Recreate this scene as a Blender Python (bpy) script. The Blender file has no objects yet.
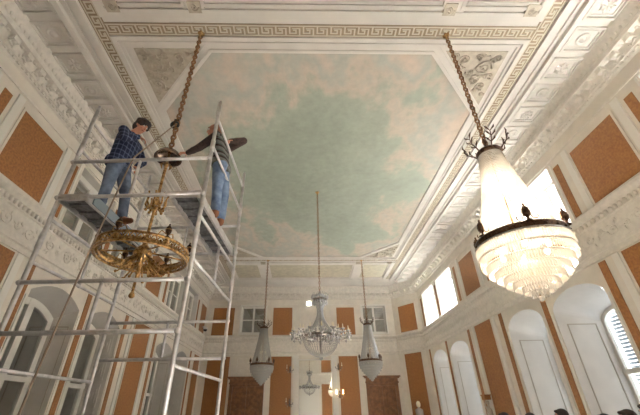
import bpy, bmesh, math, random
from mathutils import Matrix, Vector
random.seed(7)
PI = math.pi
scene = bpy.context.scene
COL = scene.collection

# ---------------------------------------------------------------- camera
def set_camera():
    pitch, yaw, roll = math.radians(31.23), math.radians(1.18), math.radians(-0.57)
    cy, sy = math.cos(yaw), math.sin(yaw)
    fwd = Vector((sy*math.cos(pitch), cy*math.cos(pitch), math.sin(pitch)))
    right = Vector((cy, -sy, 0)); up = right.cross(fwd)
    r = right*math.cos(roll) + up*math.sin(roll)
    u = -right*math.sin(roll) + up*math.cos(roll)
    cd = bpy.data.cameras.new('camera'); cam = bpy.data.objects.new('camera', cd); COL.objects.link(cam)
    cd.sensor_width = 36; cd.lens = 340.2/640*36; cd.shift_x = (320-309.8)/640; cd.clip_start = 0.05
    m = Matrix((r, u, -fwd)).transposed().to_4x4(); m.translation = (0, 0, 1.6)
    cam.matrix_world = m
    scene.camera = cam
set_camera()

# ---------------------------------------------------------------- daylight and exposure
W = bpy.data.worlds.new('overcast_sky'); scene.world = W; W.use_nodes = True
W.node_tree.nodes['Background'].inputs[0].default_value = (0.99, 0.985, 0.985, 1)
W.node_tree.nodes['Background'].inputs[1].default_value = 2.3
vs = scene.view_settings
vs.view_transform = 'Standard'; vs.look = 'None'; vs.gamma = 1; vs.use_curve_mapping = False
vs.exposure = 1.14
scene.cycles.caustics_reflective = False; scene.cycles.caustics_refractive = False
sun = bpy.data.lights.new('sun', 'SUN'); sun.energy = 210; sun.angle = math.radians(1); sun.color = (.92, .96, 1)
so = bpy.data.objects.new('sun', sun); COL.objects.link(so); so.rotation_euler = Vector((math.cos(math.radians(50)), .04, math.sin(math.radians(50)))).to_track_quat('Z', 'Y').to_euler()
BAYS = [(0.1, 1.8), (2.3, 4.1), (6.88, 8.62), (9.1, 10.8), (13.8, 15.65), (16.1, 17.85)]
def portal(x, y0, y1, z0, z1):
    l = bpy.data.lights.new('sky_portal', 'AREA'); l.shape = 'RECTANGLE'; l.size = y1-y0; l.size_y = z1-z0
    l.cycles.is_portal = True
    o = bpy.data.objects.new('sky_portal', l); COL.objects.link(o)
    o.matrix_world = Matrix(((0, 0, 1, x), (1, 0, 0, (y0+y1)/2), (0, 1, 0, (z0+z1)/2), (0, 0, 0, 1)))
for a, b in BAYS:
    portal(6.9, a, b, 5.36, 7.0)
    portal(7.55, a, b, 0.4, 3.8)

# ---------------------------------------------------------------- materials
def lin(c):
    return tuple(((v/255)/12.92 if v/255 <= .04045 else ((v/255+.055)/1.055)**2.4) for v in c) + (1,)
def mat(name, rgb, rough=.6, metal=0, var=0, vscale=8, bump=0, bscale=40, rgb2=None, trans=0):
    m = bpy.data.materials.new(name); m.use_nodes = True; nt = m.node_tree; b = nt.nodes['Principled BSDF']
    b.inputs['Base Color'].default_value = lin(rgb); b.inputs['Roughness'].default_value = rough; b.inputs['Metallic'].default_value = metal
    tc = nt.nodes.new('ShaderNodeTexCoord')
    if var or rgb2:
        n = nt.nodes.new('ShaderNodeTexNoise'); n.inputs['Scale'].default_value = vscale; n.inputs['Detail'].default_value = 5
        nt.links.new(tc.outputs['Object'], n.inputs['Vector'])
        r = nt.nodes.new('ShaderNodeValToRGB'); r.color_ramp.elements[0].position = .35; r.color_ramp.elements[1].position = .65
        c2 = rgb2 or tuple(min(255, v*(1+var)) for v in rgb); c1 = rgb if rgb2 else tuple(v*(1-var) for v in rgb)
        r.color_ramp.elements[0].color = lin(c1); r.color_ramp.elements[1].color = lin(c2)
        nt.links.new(n.outputs['Fac'], r.inputs['Fac']); nt.links.new(r.outputs['Color'], b.inputs['Base Color'])
    if bump:
        n2 = nt.nodes.new('ShaderNodeTexNoise'); n2.inputs['Scale'].default_value = bscale
        bp = nt.nodes.new('ShaderNodeBump'); bp.inputs['Strength'].default_value = bump; bp.inputs['Distance'].default_value = .01
        nt.links.new(tc.outputs['Object'], n2.inputs['Vector']); nt.links.new(n2.outputs['Fac'], bp.inputs['Height']); nt.links.new(bp.outputs['Normal'], b.inputs['Normal'])
    return m
M = {}
M['plaster'] = mat('cream_plaster', (220, 212, 200), .75, var=.02, vscale=3)
M['stucco'] = mat('white_stucco', (222, 215, 205), .7, var=.03, vscale=9)
M['ceil'] = mat('ceiling_plaster', (220, 214, 207), .8, var=.02, vscale=2)
M['white'] = mat('white_paint', (226, 222, 214), .4)
M['jamb'] = mat('jamb_paint', (205, 200, 194), .45, var=.015, vscale=3)
M['grey_groove'] = mat('grey_beige_paint', (174, 164, 150), .6)
M['ochre'] = mat('ochre_stucco_lustro', (160, 108, 57), .55, vscale=22, rgb2=(134, 85, 43), bump=.12)
M['tan'] = mat('tan_relief_ground', (182, 171, 155), .8, var=.04, vscale=10)
M['olive'] = mat('olive_grey_ground', (190, 182, 162), .8, var=.05, vscale=6)
M['key_dark'] = mat('key_band_brown', (150, 132, 110), .8, var=.04)
M['key_light'] = mat('key_band_cream', (204, 194, 177), .8)
M['gold'] = mat('gilded_brass', (212, 172, 116), .28, 1, vscale=26, rgb2=(128, 92, 52))
M['bronze'] = mat('dark_bronze', (104, 78, 58), .38, .85, vscale=30, rgb2=(66, 48, 37))
M['blind'] = mat('pale_blue_blind', (44, 54, 62), .6)
M['bowl'] = mat('polished_bronze', (128, 108, 94), .25, .9, var=.15, vscale=8)
M['chain'] = mat('aged_brass_chain', (140, 102, 68), .4, .8, var=.2, vscale=60)
M['alu'] = mat('aluminium_tube', (208, 205, 205), .35, .65, var=.06, vscale=15)
M['deck'] = mat('deck_underside', (112, 110, 112), .6, .2, var=.15, vscale=20)
M['deck_edge'] = mat('deck_blue_grey', (140, 152, 160), .5, .3)
M['rubber'] = mat('black_rubber', (28, 26, 26), .6)
M['plastic_w'] = mat('white_plastic', (228, 226, 220), .35)
M['door'] = mat('reddish_oak', (140, 97, 62), .45, vscale=6, rgb2=(108, 71, 45))
M['redbrown'] = mat('dark_red_curtain', (84, 34, 24), .8, var=.15, vscale=12)
M['skin'] = mat('skin', (196, 138, 112), .5, var=.04, vscale=14)
M['hair'] = mat('dark_hair', (38, 26, 22), .6, var=.3, vscale=60)
M['hair2'] = mat('reddish_thin_hair', (138, 92, 68), .7, var=.2, vscale=60)
M['jeans'] = mat('blue_denim', (112, 124, 146), .85, vscale=7, rgb2=(66, 78, 102), bump=.3, bscale=30)
M['jeans2'] = mat('light_denim', (136, 156, 184), .85, vscale=8, rgb2=(88, 108, 142), bump=.3, bscale=30)
M['boot'] = mat('tan_boot_leather', (120, 72, 40), .6, var=.15)
M['brown_knit'] = mat('brown_knit', (62, 46, 42), .9, var=.15, vscale=40)
M['darkcloth'] = mat('dark_cloth', (46, 42, 44), .9, var=.15)
M['candle'] = mat('candle_wax', (236, 226, 200), .5)
M['eye'] = mat('eye_white', (225, 218, 210), .3)
M['lip'] = mat('lip_red', (160, 88, 76), .5)
M['rope'] = mat('rope_fibre', (140, 122, 104), .8)
M['mirror'] = mat('mirror_glass', (236, 238, 238), .02, 1)
M['silver'] = mat('silvered_metal', (160, 152, 146), .25, .9)
M['corr'] = mat('box_plaster', (150, 142, 128), .8, var=.04, vscale=2)

def stripes_mat():
    m = bpy.data.materials.new('striped_knit'); m.use_nodes = True; nt = m.node_tree; b = nt.nodes['Principled BSDF']; b.inputs['Roughness'].default_value = .9
    tc = nt.nodes.new('ShaderNodeTexCoord'); s = nt.nodes.new('ShaderNodeSeparateXYZ'); nt.links.new(tc.outputs['Object'], s.inputs[0])
    mu = nt.nodes.new('ShaderNodeMath'); mu.operation = 'MULTIPLY'; mu.inputs[1].default_value = 9; nt.links.new(s.outputs[2], mu.inputs[0])
    fr = nt.nodes.new('ShaderNodeMath'); fr.operation = 'FRACT'; nt.links.new(mu.outputs[0], fr.inputs[0])
    r = nt.nodes.new('ShaderNodeValToRGB'); r.color_ramp.interpolation = 'CONSTANT'
    r.color_ramp.elements[0].color = lin((112, 112, 108)); r.color_ramp.elements[1].position = .5; r.color_ramp.elements[1].color = lin((58, 44, 42))
    e = r.color_ramp.elements.new(.8); e.color = lin((84, 92, 88))
    nt.links.new(fr.outputs[0], r.inputs[0]); nt.links.new(r.outputs[0], b.inputs['Base Color']); return m
M['stripes'] = stripes_mat()
def plaid_mat():
    m = bpy.data.materials.new('blue_plaid'); m.use_nodes = True; nt = m.node_tree; b = nt.nodes['Principled BSDF']; b.inputs['Roughness'].default_value = .9
    tc = nt.nodes.new('ShaderNodeTexCoord'); s = nt.nodes.new('ShaderNodeSeparateXYZ'); nt.links.new(tc.outputs['Object'], s.inputs[0])
    ad = nt.nodes.new('ShaderNodeMath'); nt.links.new(s.outputs[0], ad.inputs[0]); nt.links.new(s.outputs[1], ad.inputs[1])
    outs = []
    for src in (ad.outputs[0], s.outputs[2]):
        mu = nt.nodes.new('ShaderNodeMath'); mu.operation = 'MULTIPLY'; mu.inputs[1].default_value = 12; nt.links.new(src, mu.inputs[0])
        fr = nt.nodes.new('ShaderNodeMath'); fr.operation = 'FRACT'; nt.links.new(mu.outputs[0], fr.inputs[0])
        gt = nt.nodes.new('ShaderNodeMath'); gt.operation = 'GREATER_THAN'; gt.inputs[1].default_value = .8; nt.links.new(fr.outputs[0], gt.inputs[0]); outs.append(gt.outputs[0])
    sm = nt.nodes.new('ShaderNodeMath'); nt.links.new(outs[0], sm.inputs[0]); nt.links.new(outs[1], sm.inputs[1])
    hf = nt.nodes.new('ShaderNodeMath'); hf.operation = 'MULTIPLY'; hf.inputs[1].default_value = .5; nt.links.new(sm.outputs[0], hf.inputs[0])
    r = nt.nodes.new('ShaderNodeValToRGB'); r.color_ramp.elements[0].color = lin((34, 44, 74)); r.color_ramp.elements[1].color = lin((112, 124, 158))
    nt.links.new(hf.outputs[0], r.inputs[0]); nt.links.new(r.outputs[0], b.inputs['Base Color']); return m
M['plaid'] = plaid_mat()

def glass_mat(name, gloss=.08, tint=(.93, .96, .95)):
    m = bpy.data.materials.new(name); m.use_nodes = True; nt = m.node_tree; nt.nodes.clear()
    o = nt.nodes.new('ShaderNodeOutputMaterial'); mx = nt.nodes.new('ShaderNodeMixShader'); t = nt.nodes.new('ShaderNodeBsdfTransparent'); g = nt.nodes.new('ShaderNodeBsdfGlossy')
    t.inputs[0].default_value = (*tint, 1); g.inputs['Roughness'].default_value = .02
    f = nt.nodes.new('ShaderNodeLayerWeight'); f.inputs[0].default_value = .25
    mr = nt.nodes.new('ShaderNodeMapRange'); mr.inputs['To Min'].default_value = gloss; mr.inputs['To Max'].default_value = min(1, gloss+.6); nt.links.new(f.outputs['Facing'], mr.inputs[0])
    nt.links.new(mr.outputs[0], mx.inputs[0]); nt.links.new(t.outputs[0], mx.inputs[1]); nt.links.new(g.outputs[0], mx.inputs[2]); nt.links.new(mx.outputs[0], o.inputs[0]); return m
M['glass'] = glass_mat('window_glass', .06)
M['dark_glass'] = glass_mat('reflective_glass', .42, (.75, .8, .78))
def crystal_mat(name='cut_crystal'):
    m = bpy.data.materials.new(name); m.use_nodes = True; nt = m.node_tree; nt.nodes.clear()
    o = nt.nodes.new('ShaderNodeOutputMaterial')
    t = nt.nodes.new('ShaderNodeBsdfTransparent'); t.inputs[0].default_value = (.97, .97, .97, 1)
    tl = nt.nodes.new('ShaderNodeBsdfTranslucent'); tl.inputs[0].default_value = (.95, .92, .87, 1)
    df = nt.nodes.new('ShaderNodeBsdfDiffuse'); df.inputs[0].default_value = (.84, .82, .78, 1)
    g = nt.nodes.new('ShaderNodeBsdfGlossy'); g.inputs['Roughness'].default_value = .08
    a = nt.nodes.new('ShaderNodeMixShader'); a.inputs[0].default_value = .4
    b = nt.nodes.new('ShaderNodeMixShader'); b.inputs[0].default_value = .46
    c = nt.nodes.new('ShaderNodeMixShader'); c.inputs[0].default_value = .28
    nt.links.new(tl.outputs[0], a.inputs[1]); nt.links.new(df.outputs[0], a.inputs[2])
    nt.links.new(a.outputs[0], b.inputs[1]); nt.links.new(t.outputs[0], b.inputs[2])
    nt.links.new(b.outputs[0], c.inputs[1]); nt.links.new(g.outputs[0], c.inputs[2])
    nt.links.new(c.outputs[0], o.inputs[0]); return m
M['crystal'] = crystal_mat()
def emis(name, col, st):
    m = bpy.data.materials.new(name); m.use_nodes = True; b = m.node_tree.nodes['Principled BSDF']
    b.inputs['Base Color'].default_value = (*col, 1); b.inputs['Emission Color'].default_value = (*col, 1); b.inputs['Emission Strength'].default_value = st; return m
M['bulb'] = emis('glowing_bulb', (1, .78, .5), 30)
M['emis_white'] = emis('white_emissive', (1, .98, .93), 6)
M['lampwarm'] = emis('warm_lamp', (1, .72, .38), 8)

def painting_mat():
    m = bpy.data.materials.new('cloud_fresco'); m.use_nodes = True; nt = m.node_tree; b = nt.nodes['Principled BSDF']; b.inputs['Roughness'].default_value = .85
    L = nt.links.new
    tc = nt.nodes.new('ShaderNodeTexCoord')
    mp = nt.nodes.new('ShaderNodeMapping'); mp.inputs['Scale'].default_value = (1, .62, 1); L(tc.outputs['Object'], mp.inputs[0])
    big = nt.nodes.new('ShaderNodeTexNoise'); big.inputs['Scale'].default_value = .55; big.inputs['Detail'].default_value = 7; big.inputs['Roughness'].default_value = .6; big.inputs['Distortion'].default_value = .15; L(mp.outputs[0], big.inputs['Vector'])
    # painted clouds gather along the border of the picture
    ln = nt.nodes.new('ShaderNodeMapping'); ln.inputs['Location'].default_value = (-.12, -1.55, 0); ln.inputs['Scale'].default_value = (1/4.6, 1/6.4, 0); L(tc.outputs['Object'], ln.inputs[0])
    vl = nt.nodes.new('ShaderNodeVectorMath'); vl.operation = 'LENGTH'; L(ln.outputs[0], vl.inputs[0])
    mr = nt.nodes.new('ShaderNodeMapRange'); mr.inputs['From Min'].default_value = .35; mr.inputs['From Max'].default_value = 1.15; mr.inputs['To Min'].default_value = -.1; mr.inputs['To Max'].default_value = .2; L(vl.outputs['Value'], mr.inputs[0])
    s = nt.nodes.new('ShaderNodeMath'); L(big.outputs['Fac'], s.inputs[0]); L(mr.outputs[0], s.inputs[1])
    r = nt.nodes.new('ShaderNodeValToRGB'); cr = r.color_ramp
    cr.elements[0].position = .34; cr.elements[0].color = lin((147, 153, 139)); cr.elements[1].position = .76; cr.elements[1].color = lin((196, 178, 162))
    e = cr.elements.new(.52); e.color = lin((158, 163, 149)); e = cr.elements.new(.585); e.color = lin((186, 173, 158)); e = cr.elements.new(.65); e.color = lin((170, 169, 159)); 
    L(s.outputs[0], r.inputs[0])
    fn = nt.nodes.new('ShaderNodeTexNoise'); fn.inputs['Scale'].default_value = 6; fn.inputs['Detail'].default_value = 4; L(tc.outputs['Object'], fn.inputs['Vector'])
    mx = nt.nodes.new('ShaderNodeMix'); mx.data_type = 'RGBA'; mx.blend_type = 'OVERLAY'; mx.inputs[0].default_value = .18; L(r.outputs[0], mx.inputs[6]); L(fn.outputs['Fac'], mx.inputs[7]); L(mx.outputs[2], b.inputs['Base Color'])
    return m
M['fresco'] = painting_mat()
def parquet_mat():
    m = bpy.data.materials.new('oak_parquet'); m.use_nodes = True; nt = m.node_tree; b = nt.nodes['Principled BSDF']; b.inputs['Roughness'].default_value = .3
    tc = nt.nodes.new('ShaderNodeTexCoord'); br = nt.nodes.new('ShaderNodeTexBrick'); br.inputs['Scale'].default_value = 2
    br.inputs['Color1'].default_value = lin((186, 178, 168)); br.inputs['Color2'].default_value = lin((174, 165, 154)); br.inputs['Mortar'].default_value = lin((110, 80, 50)); br.inputs['Mortar Size'].default_value = .008
    nt.links.new(tc.outputs['Object'], br.inputs[0]); nt.links.new(br.outputs[0], b.inputs['Base Color']); return m
M['parquet'] = parquet_mat()

# ---------------------------------------------------------------- mesh helpers
I4 = Matrix.Identity(4)
class MB:
    def __init__(s, T=None): s.v = []; s.f = []; s.T = T or I4; s.smooth = False
    def add(s, vs, fs, T=None):
        n = len(s.v); A = s.T @ T if T is not None else s.T
        s.v += [tuple(A @ Vector(p)) for p in vs]; s.f += [tuple(i+n for i in f) for f in fs]
    def box(s, a, b, T=None):
        x0, y0, z0 = a; x1, y1, z1 = b
        s.add([(x0,y0,z0),(x1,y0,z0),(x1,y1,z0),(x0,y1,z0),(x0,y0,z1),(x1,y0,z1),(x1,y1,z1),(x0,y1,z1)],
              [(3,2,1,0),(4,5,6,7),(0,1,5,4),(1,2,6,5),(2,3,7,6),(3,0,4,7)], T)
    def bevbox(s, a, b, e, T=None):   # box whose outer (+second axis) face is smaller: raised field, local axis 1 = depth
        x0, y0, z0 = a; x1, y1, z1 = b
        s.add([(x0,y0,z0),(x1,y0,z0),(x1,y0,z1),(x0,y0,z1),(x0+e,y1,z0+e),(x1-e,y1,z0+e),(x1-e,y1,z1-e),(x0+e,y1,z1-e)],
              [(0,1,2,3),(7,6,5,4),(0,4,5,1),(1,5,6,2),(2,6,7,3),(3,7,4,0)], T)
    def tube(s, pts, r, n=8, close=False, cap=True):
        pts = [Vector(p) for p in pts]; N = len(pts); rs = r if isinstance(r, (list, tuple)) else [r]*N
        ring = []; prev = None
        for i, p in enumerate(pts):
            a = pts[i-1] if (i > 0 or close) else p; c = pts[(i+1) % N] if (i < N-1 or close) else p
            t = (c-a).normalized()
            if prev is None:
                u = t.orthogonal().normalized()
            else:
                u = (prev - t*prev.dot(t))
                u = u.normalized() if u.length > 1e-6 else t.orthogonal().normalized()
            prev = u; w = t.cross(u)
            ring.append([p+(u*math.cos(2*PI*k/n)+w*math.sin(2*PI*k/n))*rs[i] for k in range(n)])
        vs = [q for rr in ring for q in rr]; fs = []
        for i in range(N if close else N-1):
            j = (i+1) % N
            for k in range(n): fs.append((i*n+k, i*n+(k+1)%n, j*n+(k+1)%n, j*n+k))
        if cap and not close: fs.append(tuple(range(n))[::-1]); fs.append(tuple((N-1)*n+k for k in range(n)))
        s.add(vs, fs)
    def lathe(s, prof, n=24, T=None, close=False):   # prof [(r,z)]
        vs = []; fs = []; m = len(prof)
        for r, z in prof:
            for k in range(n): vs.append((max(r, 1e-4)*math.cos(2*PI*k/n), max(r, 1e-4)*math.sin(2*PI*k/n), z))
        for i in range(m if close else m-1):
            j = (i+1) % m
            for k in range(n): fs.append((i*n+k, i*n+(k+1)%n, j*n+(k+1)%n, j*n+k))
        s.add(vs, fs, T)
    def ball(s, c, r, n=10, m=6, sc=(1,1,1)):
        s.lathe([(r*math.sin(PI*i/m), -r*math.cos(PI*i/m)) for i in range(m+1)], n, Matrix.Translation(c) @ Matrix.Diagonal((*sc, 1)))
    def octa(s, c, r, h):
        x, y, z = c
        s.add([(x+r,y,z),(x,y+r,z),(x-r,y,z),(x,y-r,z),(x,y,z+h),(x,y,z-h)], [(0,1,4),(1,2,4),(2,3,4),(3,0,4),(1,0,5),(2,1,5),(3,2,5),(0,3,5)])
    def prism(s, x, y, z0, z1, w, t, ang):   # hanging crystal prism, pointed at the foot
        T = Matrix.Translation((x, y, 0)) @ Matrix.Rotation(ang, 4, 'Z')
        zm = z1 + (z0-z1)*.22
        s.add([(t,0,z0),(0,w,z0),(-t,0,z0),(0,-w,z0),(t,0,zm),(0,w,zm),(-t,0,zm),(0,-w,zm),(0,0,z1)],
              [(0,1,2,3),(0,1,5,4),(1,2,6,5),(2,3,7,6),(3,0,4,7),(4,5,8),(5,6,8),(6,7,8),(7,4,8)], T)
    def mesh(s, name, m=None):
        me = bpy.data.meshes.new(name); me.from_pydata(s.v, [], s.f); me.update()
        bm = bmesh.new(); bm.from_mesh(me); bmesh.ops.recalc_face_normals(bm, faces=bm.faces); bm.to_mesh(me); bm.free()
        if s.smooth: me.shade_smooth()
        if m: me.materials.append(M[m])
        return me
def link(name, me, parent=None, loc=None):
    o = bpy.data.objects.new(name, me); COL.objects.link(o)
    if parent: o.parent = parent
    if loc: o.location = loc
    return o
def obj(name, mb, m, parent=None, loc=None): return link(name, mb.mesh(name, m), parent, loc)
def tag(o, label, cat, group=None, kind=None):
    o['label'] = label; o['category'] = cat
    if group: o['group'] = group
    if kind: o['kind'] = kind
    return o
def empty(name, loc=(0,0,0), rz=0):
    o = bpy.data.objects.new(name, None); COL.objects.link(o); o.location = loc; o.rotation_euler = (0,0,rz); o.empty_display_size = .1; return o
def copy_tree(o, parent=None):
    c = o.copy(); COL.objects.link(c)
    if parent: c.parent = parent
    for ch in list(o.children): copy_tree(ch, c)
    return c
def smooth(mb): mb.smooth = True; return mb

# wall frames: local (s along wall, d into room, z)
def frame(p0, du, n): return Matrix(((du[0], n[0], 0, p0[0]), (du[1], n[1], 0, p0[1]), (0, 0, 1, 0), (0, 0, 0, 1)))
XL, XR, YF, YN, H = -5.56, 6.3, 20.1, -.45, 8.1
FR = frame((XR, 0), (0, 1), (-1, 0)); FL = frame((XL, 0), (0, 1), (1, 0))
FF = frame((0, YF), (1, 0), (0, -1)); FN = frame((0, YN), (1, 0), (0, 1))
cl = math.hypot(1.1, 1.5); FC = frame((5.2, 20.1), (1.1/cl, -1.5/cl), (-1.5/cl, -1.1/cl))

def arch_z(h, s):
    s0, s1, z0, z1, rise = h
    if not rise: return z1
    t = (s-(s0+s1)/2)/((s1-s0)/2); t = max(-1, min(1, t))
    if rise < 0: return z1+rise-rise*(1-t*t)
    return z1-rise+rise*max(0, 1-t*t)**.5
def wall_mesh(F, s0, s1, holes, z0=0, z1=H):
    mb = MB(F); bp = {s0, s1}
    for h in holes:
        bp |= {h[0], h[1]}
        if h[4]:
            for k in range(1, 16): bp.add(h[0]+(h[1]-h[0])*(.5-.5*math.cos(PI*k/16)))
    bp = sorted(bp)
    for a, b in zip(bp, bp[1:]):
        mid = (a+b)/2; hs = sorted([h for h in holes if h[0] < mid < h[1]], key=lambda h: h[2]); cur = (z0, z0)
        for h in hs:
            mb.add([(a,0,cur[0]),(b,0,cur[1]),(b,0,h[2]),(a,0,h[2])], [(0,1,2,3)]); cur = (arch_z(h, a), arch_z(h, b))
        mb.add([(a,0,cur[0]),(b,0,cur[1]),(b,0,z1),(a,0,z1)], [(0,1,2,3)])
    return mb
def outline(h, n=16):
    s0, s1, z0, z1, rise = h
    if not rise: return [(s0,z0),(s0,z1),(s1,z1),(s1,z0)]
    return [(s0,z0)] + [(s, arch_z(h, s)) for s in [s0+(s1-s0)*(.5-.5*math.cos(PI*k/n)) for k in range(n+1)]] + [(s1,z0)]
def loft(mb, A, da, B, db, closed=True):
    n = len(A); vs = [(s, da, z) for s, z in A] + [(s, db, z) for s, z in B]
    mb.add(vs, [(i, (i+1)%n, n+(i+1)%n, n+i) for i in range(n if closed else n-1)])
def shrink(h, e, top=None): return (h[0]+e, h[1]-e, h[2]+e, h[3]-(top or e), h[4]*((h[1]-h[0]-2*e)/(h[1]-h[0])))
def rim(mb, h, e, d0, d1):      # solid frame around outline h, width e inwards, from depth d0 to d1
    A = outline(h); B = outline(shrink(h, e))
    loft(mb, A, d1, B, d1); loft(mb, A, d0, B, d0); loft(mb, A, d0, A, d1); loft(mb, B, d0, B, d1)
def moulding(mb, s0, s1, z0, z1, w=.05, d=.03):    # raised rectangular picture-frame moulding
    for a, b in (((s0,0,z0),(s1,d,z0+w)),((s0,0,z1-w),(s1,d,z1)),((s0,0,z0+w),(s0+w,d,z1-w)),((s1-w,0,z0+w),(s1,d,z1-w))): mb.box(a, b)

# ---------------------------------------------------------------- walls
def niche_holes(rise=.4):
    return [(a, b, .3, 4.1, rise) for a, b in BAYS] + [(a+.06, b, 5.36, 7.0, 0) for a, b in BAYS]
def struct(name, mb, m, label, cat):
    o = obj(name, mb, m); return tag(o, label, cat, kind='structure')
wall_right = struct('wall_right', wall_mesh(FR, YN, 18.6, niche_holes()), 'plaster', 'long cream wall on the right pierced by bright arched windows', 'wall')
wall_left = struct('wall_left', wall_mesh(FL, YN, YF, niche_holes(-.27)), 'plaster', 'long cream wall on the left behind the scaffold', 'wall')
far_holes = [(-3.6, -2.2, 5.5, 7.0, 0), (3.4, 4.75, 5.5, 7.0, 0), (-3.85, -2.1, 0, 2.95, 0), (3.3, 4.95, 0, 2.95, 0)]
wall_far = struct('wall_far', wall_mesh(FF, XL, 5.2, far_holes), 'plaster', 'cream end wall with the tall mirror and two brown doors', 'wall')
wall_corner = struct('wall_corner', wall_mesh(FC, 0, cl, []), 'plaster', 'short slanted cream wall between end wall and right wall', 'wall')
wall_near = struct('wall_near', wall_mesh(FN, XL, XR, []), 'plaster', 'cream wall opposite the mirror, seen only as its reflection', 'wall')
mb = MB(); mb.add([(XL,YN,0),(XR,YN,0),(XR,18.6,0),(5.2,YF,0),(XL,YF,0)], [(0,1,2,3,4)])
struct('floor', mb, 'parquet', 'oak parquet floor of the ballroom', 'floor')
mb = MB(); mb.add([(XL-.02,YN,H),(XR+.02,YN,H),(XR+.02,YF,H),(XL-.02,YF,H)], [(0,1,2,3)])
ceiling = struct('ceiling', mb, 'ceil', 'ornate off-white stucco ceiling around the painted sky', 'ceiling')

# closed boxes added behind the left and end walls, keeping sky off the panes
mb = MB()
for q in ([(-9,-.5,0),(-9,20.5,0),(-9,20.5,8.2),(-9,-.5,8.2)], [(-9,-.5,8.2),(-9,20.5,8.2),(XL,20.5,8.2),(XL,-.5,8.2)], [(-9,-.5,0),(-9,20.5,0),(XL,20.5,0),(XL,-.5,0)],
          [(-9,-.5,0),(XL,-.5,0),(XL,-.5,8.2),(-9,-.5,8.2)], [(-9,20.5,0),(XL,20.5,0),(XL,20.5,8.2),(-9,20.5,8.2)], [(-9,-.5,4.6),(-9,20.5,4.6),(-6.6,20.5,4.6),(-6.6,-.5,4.6)]): mb.add(q, [(0,1,2,3)])
struct('wall_corridor_box', mb, 'corr', 'dim beige corridor boxed in behind the left wall panes against the sky', 'wall')
mb = MB()
for q in ([(-5.5,22,0),(5.2,22,0),(5.2,22,8.1),(-5.5,22,8.1)], [(-5.5,YF,8.12),(5.2,YF,8.12),(5.2,22,8.12),(-5.5,22,8.12)], [(-5.5,YF,0),(5.2,YF,0),(5.2,22,0),(-5.5,22,0)],
          [(-5.5,YF,0),(-5.5,22,0),(-5.5,22,8.1),(-5.5,YF,8.1)], [(5.2,YF,0),(5.2,22,0),(5.2,22,8.1),(5.2,YF,8.1)]): mb.add(q, [(0,1,2,3)])
struct('wall_blocker_box', mb, 'corr', 'added dim box behind the upper panes of the end wall, shutting out the sky', 'wall')  # added blocker box, no room known behind these panes

# ochre panels and strips, each a part of its wall
def panel(F, wall, s0, s1, z0, z1, name='ochre_panel', fr=True):
    mb = MB(F); mb.box((s0, -.005, z0), (s1, .012, z1)); p = obj(name, mb, 'ochre', wall)
    if fr:
        m2 = MB(F); moulding(m2, s0-.05, s1+.05, z0-.05, z1+.05, .05, .018); obj('panel_frame', m2, 'plaster', p)
    return p
def strips(F, wall, ys):
    for y in ys:
        for z0, z1 in ((.9, 4.3), (5.42, 6.84)):
            panel(F, wall, y, y+.19, z0, z1, 'ochre_strip', False)
SY = [-.3, 1.98, 4.34, 6.56, 8.76, 10.95, 13.4, 15.78, 18.05]
strips(FR, wall_right, SY); strips(FL, wall_left, SY)
for F, w in ((FR, wall_right), (FL, wall_left)):
    for s0, s1 in ((4.89, 6.13), (11.7, 12.92)):
        panel(F, w, s0, s1, .9, 4.3); panel(F, w, s0, s1, 5.42, 6.82)
panel(FL, wall_left, 18.75, 19.75, .9, 4.25); panel(FL, wall_left, 18.75, 19.75, 5.42, 6.84)
panel(FC, wall_corner, .42, 1.5, .9, 4.3); panel(FC, wall_corner, .42, 1.55, 5.42, 6.84)
for s0, s1 in ((-5.2, -4.0), (-1.76, -.66), (1.9, 2.93)):
    panel(FF, wall_far, s0, s1, .9, 4.28); panel(FF, wall_far, s0, s1, 5.4, 6.92)
for s0, s1 in ((-4.6, -3.3), (-1.7, -.6), (1.9, 2.95), (4.3, 5.6)):
    panel(FN, wall_near, s0, s1, .9, 4.28); panel(FN, wall_near, s0, s1, 5.4, 6.92)

# relief helpers (local s, d, z)
def spiral(mb, c, r, turns=1.5, flip=1, rot=0, w=.02, d=.02, ax='wall', n=5):
    pts = []; N = int(14*turns)
    rs = []
    for i in range(N+1):
        t = i/N; a = rot+flip*2*PI*turns*t; rr = r*(1-.86*t)
        if ax == 'wall': pts.append((c[0]+rr*math.cos(a), d, c[1]+rr*math.sin(a)))
        else: pts.append((c[0]+rr*math.cos(a), c[1]+rr*math.sin(a), c[2]))
        rs.append(w*(1-.45*t))
    mb.tube(pts, rs, n); mb.ball(pts[-1], w*1.3, 6, 4)
def leaf(mb, c, L, a, w=.03, ax='wall', d=.02):
    p0 = (c[0], c[1]); p1 = (c[0]+L*math.cos(a), c[1]+L*math.sin(a)); q = ((p0[0]+p1[0])/2-.2*L*math.sin(a), (p0[1]+p1[1])/2+.2*L*math.cos(a))
    pts = [p0, q, p1]
    P = [(x, d, y) if ax == 'wall' else (x, y, c[2]) for x, y in pts]
    mb.tube(P, [w*.4, w, w*.2], 5)
def scroll_run(mb, s0, s1, zc, h, step=.62):
    n = max(1, round((s1-s0)/step)); st = (s1-s0)/n
    for i in range(n):
        c = s0+(i+.5)*st; f = 1 if i % 2 else -1
        spiral(mb, (c-st*.2, zc+f*.02), h*random.uniform(.26,.38), 1.3, f, PI if f > 0 else 0, .014, .033)
        spiral(mb, (c+st*.24, zc-f*.03), h*random.uniform(.18,.28), 1.1, -f, random.uniform(-.5,.5), .013, .033)
        for k in range(6): leaf(mb, (c+st*random.uniform(-.45,.45), zc+h*random.uniform(-.3,.3)), h*.24, random.uniform(0,6.3), .016, d=.033)

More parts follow.
